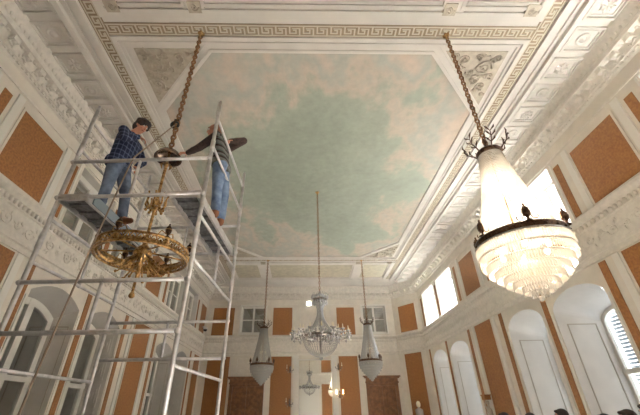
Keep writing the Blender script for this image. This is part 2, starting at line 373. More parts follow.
def relief_panel(F, wall, s0, s1, z0, z1):
    mb = MB(F); moulding(mb, s0, s1, z0, z1, .04, .025); r = obj('relief_panel', mb, 'stucco', wall)
    m2 = smooth(MB(F)); cx, cz, w, h = (s0+s1)/2, (z0+z1)/2, s1-s0, z1-z0
    spiral(m2, (cx, cz), min(w, h)*.28, 2, 1, 0, .018, .02)
    for sx in (-1, 1):
        for sz in (-1, 1):
            spiral(m2, (cx+sx*w*.3, cz+sz*h*.32), min(w, h)*.13, 1.3, sx*sz, 0, .015, .02); leaf(m2, (cx+sx*w*.12, cz+sz*h*.3), .2, sx*sz, .02)
    for k in range(8): leaf(m2, (cx+.02, cz), min(w, h)*.38, k*PI/4, .02)
    obj('relief_ornament', m2, 'stucco', r)
relief_panel(FF, wall_far, -.2, 1.36, 5.42, 6.95)
relief_panel(FF, wall_far, -3.6, -2.3, 3.42, 4.2); relief_panel(FF, wall_far, 3.5, 4.8, 3.42, 4.2)
relief_panel(FN, wall_near, -.2, 1.36, 5.42, 6.95)

# ---------------------------------------------------------------- mouldings running round the room
FOOT = [(XL,YN),(XR,YN),(XR,18.6),(5.2,YF),(XL,YF)]
def sweep(mb, foot, prof):
    n = len(foot); ins = []
    for i in range(n):
        a, b, c = Vector(foot[i-1]), Vector(foot[i]), Vector(foot[(i+1)%n])
        e1 = (b-a).normalized(); e2 = (c-b).normalized(); n1 = Vector((-e1.y, e1.x)); n2 = Vector((-e2.y, e2.x))
        ins.append((n1+n2)/(1+n1.dot(n2)))
    m = len(prof); vs = []
    for i in range(n):
        for d, z in prof: vs.append((foot[i][0]+ins[i].x*d, foot[i][1]+ins[i].y*d, z))
    mb.add(vs, [(i*m+k, ((i+1)%n)*m+k, ((i+1)%n)*m+k+1, i*m+k+1) for i in range(n) for k in range(m-1)])
RUNS = [('right', FR, YN, 18.45), ('left', FL, YN+.2, 19.9), ('far', FF, XL+.2, 5.1), ('corner', FC, .15, cl-.15), ('near', FN, XL+.2, XR-.2)]
mb = MB(); sweep(mb, FOOT, [(0,7.06),(.025,7.06),(.025,7.1),(0,7.1)]); sweep(mb, FOOT, [(0,7.38),(.04,7.40),(.05,7.45),(.09,7.47),(.10,7.56),(.13,7.66),(.25,7.68),(.26,7.76),(.24,7.8),(.29,7.95),(.31,8.02),(.31,8.1)])
crown = struct('trim_1', mb, 'stucco', 'heavy stucco crown cornice running under the ceiling', 'cornice')
mb = MB(); sweep(mb, FOOT, [(0,4.33),(.05,4.33),(.05,4.38),(.03,4.39),(.03,4.45),(.065,4.47),(.065,4.52),(.025,4.54),(.025,5.02),(.05,5.04),(.05,5.14),(.09,5.18),(.15,5.24),(.16,5.3),(.12,5.33),(0,5.36)])
belt = struct('trim_2', mb, 'stucco', 'belt cornice with relief frieze between the two window rows', 'cornice')
for nm, F, s0, s1 in RUNS:
    m1 = MB(F); n = round((s1-s0)/.36); st = (s1-s0)/n; m3 = smooth(MB(F))
    m4 = MB(F)
    for i in range(n):
        c = s0+(i+.5)*st
        m1.box((c-.07, .09, 7.565), (c+.07, .225, 7.67)); m3.ball((c, .17, 7.575), .05, 8, 5, (1, 1.1, .7)); m3.ball((c-st/2, .17, 7.645), .035, 6, 4, (1, 1, .6))
        leaf(m3, (c-.05, 7.5), .13, .8, .03, d=.13); leaf(m3, (c+.05, 7.5), .13, 2.3, .03, d=.13)
    k = round((s1-s0)/.12)
    for i in range(k):
        c = s0+(i+.5)*(s1-s0)/k
        m4.box((c-.033, .02, 7.41), (c+.033, .075, 7.455))
        m3.ball((c, .262, 7.86), .036, 6, 4, (.9, .5, 1.6))
    for i in range(2*n): leaf(m3, (s0+(i+.5)*st/2, 7.48), .1, random.uniform(.5, 2.6), .022, d=.105)
    o = obj('modillion_row', m1, 'stucco', crown); obj('modillion_rosettes', m3, 'stucco', o); obj('dentil_row', m4, 'stucco', crown)
    m5 = smooth(MB(F)); k = round((s1-s0)/.12)
    for i in range(k):
        c = s0+(i+.5)*(s1-s0)/k; m5.ball((c, .075, 5.105), .04, 8, 5, (.9, 1.1, 1.4))
    obj('egg_moulding', m5, 'stucco', belt)
    m6 = smooth(MB(F)); scroll_run(m6, s0, s1, 4.78, .42); obj('frieze_relief', m6, 'stucco', belt)
mb = MB(); sweep(mb, FOOT, [(0,0),(.04,0),(.04,.2),(.02,.24),(0,.25)]); struct('baseboard_room', mb, 'white', 'white baseboard round the foot of the walls', 'baseboard')

# ---------------------------------------------------------------- windows
wn = [0]
ORD = ['bay nearest the camera', 'second bay from the camera', 'third bay from the camera', 'fourth bay from the camera', 'fifth bay from the camera', 'bay nearest the end wall']
def window(F, h, depth, back, side, level, i, glass, frame_m='white', mull=True, transom=None, blinds=False, panels=0, bars=0):
    wn[0] += 1
    rv = MB(F); A = outline(h); B = outline(back); loft(rv, A, 0, B, -depth)
    o = obj('window_%d' % wn[0], rv, 'jamb')
    lab = {'lower': 'tall arched window niche', 'upper': 'square upper window'}[level]
    tag(o, '%s of the %s wall, %s' % (lab, side, ORD[i]), 'window', kind='structure')
    fm = MB(F); rim(fm, back, .07 if side == 'right' else .15, -depth-.06, -depth+.02)
    s0, s1, z0, z1, rise = back; c = (s0+s1)/2
    if mull: fm.box((c-.045-(.045 if side == 'left' else 0), -depth-.05, z0), (c+.045+(.045 if side == 'left' else 0), -depth+.03, z1-.02))
    if transom: fm.box((s0, -depth-.05, transom-.05), (s1, -depth+.04, transom+.05))
    for k in range(bars):
        zz = z0+(z1-z0)*(k+1)/(bars+1); fm.box((s0, -depth-.04, zz-.02), (s1, -depth, zz+.02))
    obj('window_frame', fm, frame_m, o)
    g = MB(F); O = outline(shrink(back, .05)); g.add([(s, -depth-.02, z) for s, z in O], [tuple(range(len(O)))]); obj('pane', g, glass, o)
    if blinds:
        b = MB(F); zz = z0+.1
        while zz < z1-.12:
            w = .06
            lo, hi = s0+w, s1-w
            if zz > z1-rise:
                t = max(0, 1-((zz-(z1-rise))/max(rise, .01))**1.6)**.5; m_ = (lo+hi)/2; lo, hi = m_-(m_-lo)*t, m_+(hi-m_)*t
            b.add([(lo,-depth-.17,zz),(hi,-depth-.17,zz),(hi,-depth-.12,zz+.045),(lo,-depth-.12,zz+.045),(lo,-depth-.17,zz+.006),(hi,-depth-.17,zz+.006),(hi,-depth-.12,zz+.051),(lo,-depth-.12,zz+.051)],
                  [(0,1,2,3),(4,5,6,7),(0,1,5,4),(2,3,7,6)])
            zz += .085
        obj('blind', b, 'blind', o)
    # moulded fields on the two jambs
    if level == 'lower':
        for sgn, sa, sb in ((1, h[0], back[0]), (-1, h[1], back[1])):
            T = Matrix(((sb-sa, sgn, 0, sa), (-depth, 0, 0, 0), (0, 0, 1, 0), (0, 0, 0, 1)))
            mm = MB(F @ T)
            if panels:
                z = .5
                while z < 3.2:
                    moulding(mm, .2, .85, z, z+.55, .05, .015); moulding(mm, .32, .73, z+.1, z+.45, .045, .02); moulding(mm, .44, .61, z+.2, z+.35, .04, .025); z += .65
            else:
                moulding(mm, .2, .84, .5, 3.45, .022, .014)
            obj('jamb_moulding', mm, 'jamb' if panels else 'grey_groove', o)
        # moulded field on the soffit
    return o
for i, (a, b) in enumerate(BAYS):
    window(FR, (a, b, .3, 4.1, .4), 1.1, (a+.14, b-.06, .45, 3.78, .3), 'right', 'lower', i, 'glass', transom=2.36, blinds=True)
    window(FR, (a+.06, b, 5.36, 7.0, 0), .5, (a+.1, b-.04, 5.4, 6.95, 0), 'right', 'upper', i, 'glass')
    window(FL, (a, b, .3, 4.1, -.27), .55, (a+.02, b-.04, .45, 3.88, -.25), 'left', 'lower', i, 'dark_glass', transom=2.29, panels=(i in (3, 5)), bars=0)
    window(FL, (a+.06, b, 5.36, 7.0, 0), .22, (a+.1, b-.04, 5.4, 6.95, 0), 'left', 'upper', i, 'dark_glass', bars=1)
for j, h in enumerate(far_holes[:2]):
    wn[0] += 1
    rv = MB(FF); loft(rv, outline(h), 0, outline(shrink(h, .02)), -.15); moulding(rv, h[0]-.08, h[1]+.08, h[2]-.08, h[3]+.08, .08, .03)
    o = obj('window_%d' % wn[0], rv, 'white'); tag(o, 'upper casement window of the end wall above the %s brown door' % ('left', 'right')[j], 'window', kind='structure')
    fm = MB(FF); b = shrink(h, .02); rim(fm, b, .06, -.2, -.12); c = (h[0]+h[1])/2
    fm.box((c-.05, -.2, h[2]), (c+.05, -.1, h[3])); zc = h[2]+(h[3]-h[2])*.5
    fm.box((h[0], -.19, zc-.025), (h[1], -.11, zc+.025)); obj('window_frame', fm, 'white', o)
    g = MB(FF); g.add([(h[0],-.16,h[2]),(h[1],-.16,h[2]),(h[1],-.16,h[3]),(h[0],-.16,h[3])], [(0,1,2,3)]); obj('pane', g, 'dark_glass', o)

# ---------------------------------------------------------------- doors
def door(n, s0, s1, label):
    mb = MB(FF); z1 = 2.95
    mb.box((s0-.02, -.1, 0), (s0+.14, .06, z1)); mb.box((s1-.14, -.1, 0), (s1+.02, .06, z1)); mb.box((s0, -.1, z1-.12), (s1, .06, z1))
    o = obj('door_%d' % n, mb, 'door'); tag(o, label, 'door', kind='structure')
    hd = MB(FF)
    for k, (e, za, zb) in enumerate(((.05, 2.95, 3.03), (.02, 3.03, 3.18), (.1, 3.18, 3.24), (.16, 3.24, 3.3))): hd.box((s0-e, 0, za), (s1+e, .07+e*.8, zb))
    obj('door_cornice', hd, 'door', o)
    c = (s0+s1)/2
    for a, b in ((s0+.14, c-.005), (c+.005, s1-.14)):
        lf = MB(FF); lf.box((a, -.08, .02), (b, -.03, z1-.12)); L = obj('door_leaf', lf, 'door', o)
        pm = MB(FF @ Matrix.Translation((0, -.03, 0)))
        moulding(pm, a+.12, b-.12, 1.95, 2.68, .04, .025); moulding(pm, a+.12, b-.12, .25, 1.1, .04, .025)
        m_ = (a+b)/2
        pm.tube([(a+.12, .01, 1.3), (a+.12, .01, 1.7), (m_, .01, 1.88), (b-.12, .01, 1.7), (b-.12, .01, 1.3)], .022, 5, close=True)
        pm.bevbox((a+.18, 0, 2.02), (b-.18, .02, 2.61), .03)
        obj('door_panel', pm, 'door', L)
    hn = smooth(MB(FF)); hn.tube([(c+.06, -.03, 1.08), (c+.06, .03, 1.08), (c+.17, .03, 1.08)], .01, 6); obj('door_handle', hn, 'gold', o)
door(1, -3.85, -2.1, 'reddish brown double door under the left hanging crystal chandelier')
door(2, 3.3, 4.95, 'reddish brown double door under the right hanging crystal chandelier')
mb = MB(FL); mb.box((16.25, -.64, .35), (17.7, -.6, 2.95)); moulding(MB(FL), 16.3, 17.6, .5, 2.9)
o = obj('door_3', mb, 'redbrown'); tag(o, 'dark red leaf closing the last arched niche on the left', 'door', kind='structure')
mb = MB(FL @ Matrix.Translation((0, -.6, 0))); moulding(mb, 16.25, 17.7, .35, 2.95, .07, .03); obj('door_frame', mb, 'white', o)

# white pilaster strips beside the niches (structure)
tn = 3
for F, nm in ((FR, 'right'), (FL, 'left')):
    mb = MB(F)
    for (a, b) in BAYS:
        for s in (a-.09, b+.03):
            mb.box((s, 0, .25), (s+.05, .02, 3.7)); mb.box((s, 0, 5.38), (s+.05, .02, 7.0))
    for s in (4.7, 6.27, 11.5, 13.06):
        mb.box((s-.08, 0, .25), (s+.08, .03, 4.32)); mb.box((s-.08, 0, 5.37), (s+.08, .03, 7.0))
    struct('trim_%d' % tn, mb, 'white', 'white pilaster strips framing the windows of the %s wall' % nm, 'trim'); tn += 1

# ---------------------------------------------------------------- ceiling decoration
def CF(z=H): return Matrix(((1,0,0,0),(0,1,0,0),(0,0,-1,z),(0,0,0,1)))   # local z points down from the ceiling
XC = .385; KX0, KX1 = -4.12, 4.86; KW = .26; KY0, KY1 = 3.82, 15.84; KN, KFAR = 1.25, 18.5
def poly(mb, pts, z0, z1):
    n = len(pts); mb.add([(x, y, z0) for x, y in pts]+[(x, y, z1) for x, y in pts], [tuple(range(n)), tuple(range(n, 2*n))]+[(i, (i+1)%n, n+(i+1)%n, n+i) for i in range(n)])
oct_ = [(-1.92,4.42),(2.69,4.42),(4.2,6.05),(4.2,13.65),(2.69,15.28),(-1.92,15.28),(-3.43,13.65),(-3.43,6.05)]
mb = MB(CF()); poly(mb, oct_, .001, .015)
obj('ceiling_painting', mb, 'fresco', ceiling)
# frame of the painting: band following the octagon
def ring2d(mb, pts, w, d0, d1):
    n = len(pts); c = [Vector(p) for p in pts]; out = []
    for i in range(n):
        a, b, e = c[i-1], c[i], c[(i+1)%n]; e1 = (b-a).normalized(); e2 = (e-b).normalized(); n1 = Vector((e1.y, -e1.x)); n2 = Vector((e2.y, -e2.x))
        out.append(b+(n1+n2)/(1+n1.dot(n2))*w)
    for i in range(n):
        j = (i+1) % n
        poly(mb, [c[i], c[j], out[j], out[i]], d0, d1)
mb = MB(CF()); ring2d(mb, oct_, .07, 0, .05); ring2d(mb, oct_, .20, 0, .028)
o = obj('trim_%d' % tn, mb, 'ceil'); tag(o, 'white moulded octagonal frame round the painted sky', 'ceiling frame', kind='structure'); tn += 1
def bars_rect(mb, x0, x1, y0, y1, w, d):
    for a in ((x0,y0,x1,y0+w),(x0,y1-w,x1,y1),(x0,y0+w,x0+w,y1-w),(x1-w,y0+w,x1,y1-w)): mb.box((a[0],a[1],0),(a[2],a[3],d))
mb = MB(CF()); 
bars_rect(mb, KX0+KW+.0, KX1-KW-.0, KY0+KW, KY1-KW, .09, .05); bars_rect(mb, KX0+KW+.12, KX1-KW-.12, KY0+KW+.12, KY1-KW-.12, .05, .03)
for x in (KX0-.13, KX1+.02): mb.box((x, KN-.2, 0), (x+.11, KFAR+.2, .06))
for x in (KX0-.3, KX1+.25): mb.box((x, KN-.3, 0), (x+.05, KFAR+.3, .04))
for x in (KX0-.46, KX1+.36): mb.box((x, KN-.4, 0), (x+.1, KFAR+.4, .09))
o = obj('trim_%d' % tn, mb, 'ceil'); tag(o, 'long white mouldings bordering the Greek key bands of the ceiling', 'moulding', kind='structure'); tn += 1
# Greek key bands
def key_unit(mb, F, L, w):   # one meander unit, local x 0..L, y 0..w
    t = w*.1
    P = [((0,.08),(1,.17)), ((0,.83),(1,.92)), ((.06,.17),(.17,.72)), ((.17,.62),(.62,.72)), ((.52,.38),(.62,.62)), ((.34,.38),(.52,.48)), ((.78,.3),(.89,.83)), ((.28,.27),(.89,.35))]
    for (a, b), (c, d) in P: mb.box((a*L, b*w, 0), (c*L, d*w, .022), F)
def key_band(name, x0, y0, x1, y1, label, keep=None):
    d = Vector((x1-x0, y1-y0)); Ln = d.length; d.normalize(); nrm = Vector((-d.y, d.x))
    F = Matrix(((d.x, nrm.x, 0, x0), (d.y, nrm.y, 0, y0), (0, 0, 1, 0), (0, 0, 0, 1)))
    g = MB(CF()); g.box((0, 0, 0), (Ln, KW, .012), F); o = obj(name, g, 'key_dark'); tag(o, label, 'ceiling band', kind='structure')
    k = MB(CF()); n = round(Ln/.27); L = Ln/n
    for i in range(n): key_unit(k, F @ Matrix.Translation((i*L, 0, 0)), L, KW)
    obj('key_pattern', k, 'key_light', o)
for (a, lab) in (((KX0+KW, KN, KX0+KW, KFAR), 'brown Greek key band along the left side of the ceiling'), ((KX1, KN, KX1, KFAR), 'brown Greek key band along the right side of the ceiling'),
                 ((KX0+KW, KY0, KX1-KW, KY0), 'brown Greek key band crossing the ceiling above the two near chains'), ((KX0+KW, KY1-KW, KX1-KW, KY1-KW), 'brown Greek key band crossing the ceiling above the two far chains')):
    key_band('trim_%d' % tn, *a, lab); tn += 1
# corner spandrels with scroll relief
SPN = [([(-3.52,4.36),(-2.16,4.36),(-3.52,5.81)], 'left side, nearest the camera'), ([(4.31,4.36),(2.98,4.36),(4.31,5.81)], 'right side, nearest the camera'),
       ([(-3.52,15.34),(-2.16,15.34),(-3.52,13.9)], 'left side, farthest from the camera'), ([(4.31,15.34),(2.98,15.34),(4.31,13.9)], 'right side, farthest from the camera')]
for pts, lab in SPN:
    g = MB(CF()); poly(g, pts, 0, .012); o = obj('trim_%d' % tn, g, 'tan'); tag(o, 'triangular scroll relief at a corner of the painted sky, '+lab, 'ceiling relief', kind='structure'); tn += 1
    r = smooth(MB(CF())); cx, cy = pts[0]; sx = 1 if pts[1][0] > cx else -1; sy = 1 if pts[2][1] > cy else -1
    q = lambda a, b: (cx+sx*a, cy+sy*b, .03)
    for (a, b, R, tu, fl, ro) in ((.36,.4,.19,1.8,1,0),(.58,.14,.09,1.2,1,1),(.12,.6,.09,1.2,-1,1),(.42,.72,.1,1.3,1,2),(.85,.38,.07,1.1,-1,0),(.3,1.0,.07,1.1,1,0),(.85,.2,.13,1.4,-1,2),(.22,.88,.13,1.4,-1,1),(.62,.5,.1,1.2,1,3),(1.08,.1,.06,1,1,0),(.1,1.12,.06,1,1,0),(.14,.16,.1,1.2,-1,2)):
        spiral(r, q(a, b), R, tu, fl*sx*sy, ro, .023, ax='c')
    for k in range(26):
        a, b = random.uniform(.06, .95), random.uniform(.06, .95)
        if a/1.3+b/1.4 < .85: leaf(r, q(a, b), .13, random.uniform(0, 6.3), .026, ax='c')
    obj('scroll_relief', r, 'tan', o)
# panel rows before and beyond the picture
for ya, yb, lab in ((1.4, 3.6, 'near'), (16.1, 18.45, 'far')):
    g = MB(CF()); bars_rect(g, KX0+KW, KX1-KW, ya-.1, yb+.1, .16, .05)
    for x in (-2.05, 2.82): g.box((x-.2, ya, 0), (x+.2, yb, .03))
    o = obj('trim_%d' % tn, g, 'ceil'); tag(o, 'framework of the row of olive ceiling panels at the %s end' % lab, 'ceiling frame', kind='structure'); tn += 1
    for x0, x1 in ((-3.6, -2.35), (-1.75, 2.5), (3.08, 4.33)):
        p = MB(CF()); p.box((x0, ya+.2, 0), (x1, yb-.25, .01)); P = obj('field_panel', p, 'olive', o)
        f = MB(CF()); bars_rect(f, x0-.14, x1+.14, ya+.062, yb-.112, .055, .043); bars_rect(f, x0-.045, x1+.045, ya+.155, yb-.205, .045, .036); obj('field_frame', f, 'ceil', P)
    ys = yb-.02 if lab == 'near' else ya+.05
    for x in (-3.55, -2.03, 2.74, 4.3):
        f = MB(CF()); f.box((x-.12, ys-.2, 0), (x+.12, ys+.02, .056)); F_ = obj('square_ornament', f, 'tan', o)
        r = smooth(MB(CF())); spiral(r, (x, ys-.09, .06), .08, 1.3, 1, 0, .015, ax='c'); obj('rosette', r, 'tan', F_)
# coffers with rosettes along both sides
cm = MB(CF()); 
bars_rect(cm, 0, .64, -.27, .27, .045, .055); bars_rect(cm, .07, .57, -.2, .2, .03, .03); coffer_me = cm.mesh('coffer', 'ceil')
rm = smooth(MB(CF())); rm.lathe([(.13,0),(.135,.03),(.11,.04),(.1,.02),(.06,.02),(.05,.05),(.0,.06)], 20); ros_me = rm.mesh('rosette', 'ceil')
rm = smooth(MB(CF()))
for k in range(8): leaf(rm, (0.02*math.cos(k*PI/4), .02*math.sin(k*PI/4), .02), .13, k*PI/4, .035, ax='c')
rm.ball((0,0,.03), .035); ros2_me = rm.mesh('rosette', 'ceil')
for side, x0 in (('left', -5.28), ('right', 5.37)):
    g = MB(CF()); g.box((x0-.06, YN+.3, 0), (x0-.02, 19.3, .05)); g.box((x0+.66, YN+.3, 0), (x0+.70, 19.3, .05))
    o = obj('trim_%d' % tn, g, 'ceil'); tag(o, 'row of rosette coffers along the %s edge of the ceiling' % side, 'coffers', kind='structure'); tn += 1
    for i in range(28):
        y = .66+i*.682
        if y > 19.1: break
        c = link('coffer', coffer_me, o); c.location = (x0, y, 0)
        r = link('rosette', ros_me if i % 2 else ros2_me, c); r.location = (.32, 0, 0)

# the coffers' local origin sits at ceiling height through the mesh itself

# ---------------------------------------------------------------- mirror with its pilasters
mb = MB(FF); mb.box((-.25, .0, .9), (1.5, .03, 4.08)); o = obj('wall_mirror', mb, 'mirror')
tag(o, 'tall mirror in the middle of the end wall, reflecting a chandelier', 'mirror')
fm = MB(FF); moulding(fm, -.3, 1.55, .85, 4.13, .05, .05); obj('mirror_frame', fm, 'white', o)
for s, lab in ((-.58, 'left'), (1.52, 'right')):
    mb = MB(FF); mb.box((s, 0, .25), (s+.28, .06, 4.28)); mb.box((s+.08, .06, .5), (s+.2, .075, 4.0)); mb.box((s-.03, 0, 4.2), (s+.31, .09, 4.32))
    o = obj('trim_%d' % tn, mb, 'white'); tag(o, 'white pilaster on the %s of the tall mirror' % lab, 'pilaster', kind='structure'); tn += 1
# near wall doorway reflected in the mirror
mb = MB(FN); mb.box((-.6, 0, 0), (-.3, .08, 4.2)); mb.box((1.5, 0, 0), (1.8, .08, 4.2)); mb.box((-.6, 0, 3.9), (1.8, .08, 4.25)); mb.box((-.3, 0, 0), (1.5, .03, 3.9))
o = obj('door_4', mb, 'white'); tag(o, 'white double door opposite the mirror, seen only reflected', 'door', kind='structure')
mb = MB(FN)
for a in (-.2, .65):
    for z0, z1 in ((.3, 1.4), (1.6, 3.7)): mb2 = moulding(mb, a, a+.75, z0, z1, .05, .05)
obj('door_panel', mb, 'white', o)

# ---------------------------------------------------------------- sconces
def sconce(s, z, lit, label):
    o = empty('wall_sconce', tuple(FF @ Vector((s, .08, z)))); tag(o, label, 'wall lamp', 'sconces beside the mirror')
    b = smooth(MB()); b.lathe([(.0,-.14),(.05,-.1),(.03,0),(.06,.08),(.02,.2),(0,.24)], 10); obj('backplate', b, 'silver', o)
    for sx in (-1, 1):
        a = smooth(MB()); a.tube([(0,-.02,0),(sx*.08,-.1,-.06),(sx*.17,-.14,0),(sx*.17,-.14,.06)], .012, 6); A = obj('arm', a, 'silver', o)
        c = smooth(MB()); c.lathe([(.01,.06),(.04,.08),(.035,.1),(.015,.1),(.015,.24),(0,.25)], 8, Matrix.Translation((sx*.17,-.14,0))); obj('candle', c, 'lampwarm' if lit else 'candle', A)
        d = MB(); d.octa((sx*.17,-.14,-.02), .02, .05); d.octa((sx*.1,-.12,-.12), .02, .05); obj('crystal_drop', d, 'crystal', o)
sconce(-.72, 3.6, False, 'silver two-candle sconce at the upper left of the mirror')
sconce(-.72, 2.05, False, 'silver two-candle sconce at the lower left of the mirror')
sconce(1.86, 3.7, False, 'silver two-candle sconce at the upper right of the mirror')
sconce(1.86, 2.4, True, 'glowing two-candle sconce at the lower right of the mirror')

# ---------------------------------------------------------------- security camera, white square
o = empty('security_camera', (XL+.02, 19.45, 5.62)); tag(o, 'small white dome security camera on the left wall near the far corner', 'security camera')
b = smooth(MB()); b.tube([(0,0,.1),(.1,0,.12),(.16,0,.06)], .025, 8); obj('bracket', b, 'plastic_w', o)
b = smooth(MB()); b.lathe([(.03,.1),(.11,.07),(.12,-.02),(.1,-.03)], 16, Matrix.Translation((.16,0,0))); obj('housing', b, 'plastic_w', o)
b = smooth(MB()); b.lathe([(.1,-.03),(.09,-.08),(.05,-.12),(0,-.13)], 16, Matrix.Translation((.16,0,0))); obj('dome', b, 'rubber', o)

# ---------------------------------------------------------------- chandeliers
def chain_mesh(z0, z1, L=.1, r=.013, w=.034):
    mb = smooth(MB()); n = max(1, round((z1-z0)/(L*.78))); st = (z1-z0)/n
    for i in range(n):
        c = z0+(i+.5)*st; ax = i % 2
        pts = []
        for k in range(10):
            a = 2*PI*k/10; h = math.cos(a)*w; v = math.sin(a)*(st*.62)
            pts.append((h, 0, c+v) if ax else (0, h, c+v))
        mb.tube(pts, r, 5, close=True)
    return mb
def bead_string(mb, pts, step=.036, r=.012):
    acc = 0; prev = Vector(pts[0]); mb.octa(prev, r, r*1.5)
    for p in pts[1:]:
        p = Vector(p); L = (p-prev).length; d = (p-prev)/max(L, 1e-6); t = step-acc
        while t <= L: mb.octa(prev+d*t, r, r*1.5); t += step
        acc = (acc+L) % step; prev = p
def ceiling_hook(parent, z):
    m = smooth(MB()); m.lathe([(.0,z-.12),(.02,z-.11),(.03,z-.06),(.06,z-.03),(.075,z-.01),(.075,z)], 16); obj('ceiling_rose', m, 'gold', parent)
def urn(parent, x, y, z, m='bronze', sc=1):
    u = smooth(MB()); u.lathe([(.045,0),(.05,.015),(.02,.03),(.02,.06),(.05,.1),(.058,.15),(.045,.18),(.05,.19),(.035,.22),(.012,.25),(.018,.27),(0,.29)], 10, Matrix.Translation((x,y,z)) @ Matrix.Scale(sc, 4)); return obj('urn', u, m, parent)
def sac_chandelier(x, y, dz, label, lit):
    rs = 1 if lit else .89; cone = not lit
    o = empty('crystal_chandelier', (x, y, 0)); tag(o, label, 'chandelier', 'tent and basket crystal chandeliers')
    zc, zr = 5.0+dz, 3.5+dz
    obj('chain', chain_mesh(zc+.12, H-.1), 'chain', o); ceiling_hook(o, H)
    # crown
    c = smooth(MB()); c.lathe([(.15,zc-.03),(.175,zc-.03),(.185,zc+.03),(.17,zc+.05),(.15,zc+.03)], 24, close=True)
    c.lathe([(.02,zc+.3),(.035,zc+.22),(.02,zc+.15),(.05,zc+.1),(.02,zc),(.0,zc-.05)], 10)
    for k in range(4): a = k*PI/2+.4; c.tube([(0,0,zc+.1),(.16*math.cos(a),.16*math.sin(a),zc+.02)], .01, 5)
    C_ = obj('crown', c, 'bronze', o)
    for k in range(6):
        a = 2*PI*k/6+.3; ca, sa = math.cos(a), math.sin(a); s = smooth(MB())
        P = [(.17*ca,.17*sa,zc),(.22*ca,.22*sa,zc+.07),(.29*ca,.29*sa,zc+.13),(.30*ca,.30*sa,zc+.22)]; s.tube(P, [.012,.010,.009,.004], 6)
        for j, (p, q) in enumerate(((P[1], 1), (P[1], -1), (P[2], -1), (P[2], 1), (P[3], 1), (P[3], -1))):
            s.tube([p, (p[0]+ca*.03-q*sa*.05, p[1]+sa*.03+q*ca*.05, p[2]+.04), (p[0]+ca*.02-q*sa*.07, p[1]+sa*.02+q*ca*.07, p[2]+.09)], [.005,.013,.003], 5)
        obj('crown_leaf', s, 'bronze', C_)
    # tent of bead strings
    t = MB(); NS = 78
    for k in range(NS):
        a = 2*PI*k/NS; pts = []
        for i in range(13):
            u = i/12; r = .165+(.31 if lit else .26)*u**1.4; pts.append((r*math.cos(a), r*math.sin(a), zc-.02-(zc-zr-.1)*u))
        bead_string(t, pts, .03, .0125)
    obj('crystal_tent', t, 'crystal', o)
    # ring band
    b = smooth(MB()); b.lathe([(r*rs, z) for r, z in ((.515,zr-.05),(.55,zr-.055),(.555,zr-.03),(.54,zr),(.555,zr+.03),(.55,zr+.055),(.515,zr+.05),(.51,zr))], 64, close=True)
    for k in range(24): a = 2*PI*k/24; b.ball((.55*rs*math.cos(a), .55*rs*math.sin(a), zr), .018, 6, 4)
    R_ = obj('ring_band', b, 'bronze', o)
    for k in range(6):
        a = 2*PI*k/6+.19; urn(R_, .55*rs*math.cos(a), .55*rs*math.sin(a), zr+.04, sc=.85)
        s = smooth(MB())
        for q in (-1, 1):
            s.tube([(.55*rs*math.cos(a+q*d), .55*rs*math.sin(a+q*d), zr+.05+h) for d, h in ((.05,.1),(.1,.03),(.17,.02),(.22,.04),(.2,.07))], .006, 5)
        obj('scroll', s, 'bronze', R_)
    # basket tiers
    tiers = [(.56,-.045,.15),(.545,-.175,.13),(.49,-.29,.12),(.42,-.385,.11),(.335,-.465,.1),(.25,-.535,.09),(.165,-.595,.085),(.085,-.65,.08)]
    if cone: tiers = [(.49,-.045,.15),(.46,-.17,.13),(.40,-.28,.12),(.33,-.38,.11),(.255,-.47,.1),(.18,-.55,.09),(.11,-.62,.085),(.05,-.68,.08)]
    for r, dz1, L in tiers:
        g = MB(); n = max(8, round(2*PI*r/.03)); z0 = zr+dz1
        for k in range(n):
            a = 2*PI*k/n; g.prism(r*math.cos(a), r*math.sin(a), z0, z0-L, .0135, .009, a); g.octa((r*1.0*math.cos(a+PI/n), r*math.sin(a+PI/n), z0+.005), .012, .014)
        T_ = obj('crystal_tier', g, 'crystal', o)
        sh = smooth(MB()); sh.lathe([(r-.07,z0-.02),(r+.004,z0-.012),(r+.008,z0+.012),(r-.004,z0+.02)], 64); obj('beaded_rim', sh, 'crystal', T_)
        w = smooth(MB()); w.lathe([(r-.012,z0),(r-.006,z0+.008),(r,z0),(r-.006,z0-.008)], 48, close=True); obj('tier_wire', w, 'gold', T_)
    d = smooth(MB()); d.ball((0,0,zr-.74), .035, 10, 6); obj('crystal_ball', d, 'crystal', o)
    st = smooth(MB()); st.tube([(0,0,zc),(0,0,zr-.74)], .012, 6); obj('stem', st, 'gold', o)
    for k in range(6):
        a = 2*PI*k/6; r, z = (.3, zr-.12) if lit or True else (.3, zr)
        bl = smooth(MB()); bl.ball((r*math.cos(a), r*math.sin(a), z), .035, 8, 6, (1,1,1.4)); obj('bulb', bl, 'bulb' if lit else 'candle', o)
    for k in range(3):
        a = 2*PI*k/3+.4
        bl = smooth(MB()); bl.ball((.12*math.cos(a), .12*math.sin(a), zr+.5), .035, 8, 6, (1,1,1.4)); obj('bulb', bl, 'bulb' if lit else 'candle', o)
    if lit:
        for (r, z, p) in ((.0, zr-.22, 11), (0, zr+.35, 42), (0, zr+.95, 9)):
            l = bpy.data.lights.new('chandelier_glow', 'POINT'); l.energy = p; l.color = (1, .83, .62); l.shadow_soft_size = .12
            lo = bpy.data.objects.new('chandelier_glow', l); COL.objects.link(lo); lo.location = (0, 0, z); lo.parent = o
    return o
sac_chandelier(2.86, 4.02, 0, 'lit crystal chandelier glowing warm white, large in front of the right windows', True)
sac_chandelier(-2.0, 15.72, -.13, 'unlit crystal chandelier hanging before the left brown door', False).location.x = -1.76
sac_chandelier(2.85, 15.75, .0, 'unlit crystal chandelier hanging before the right brown door', False)

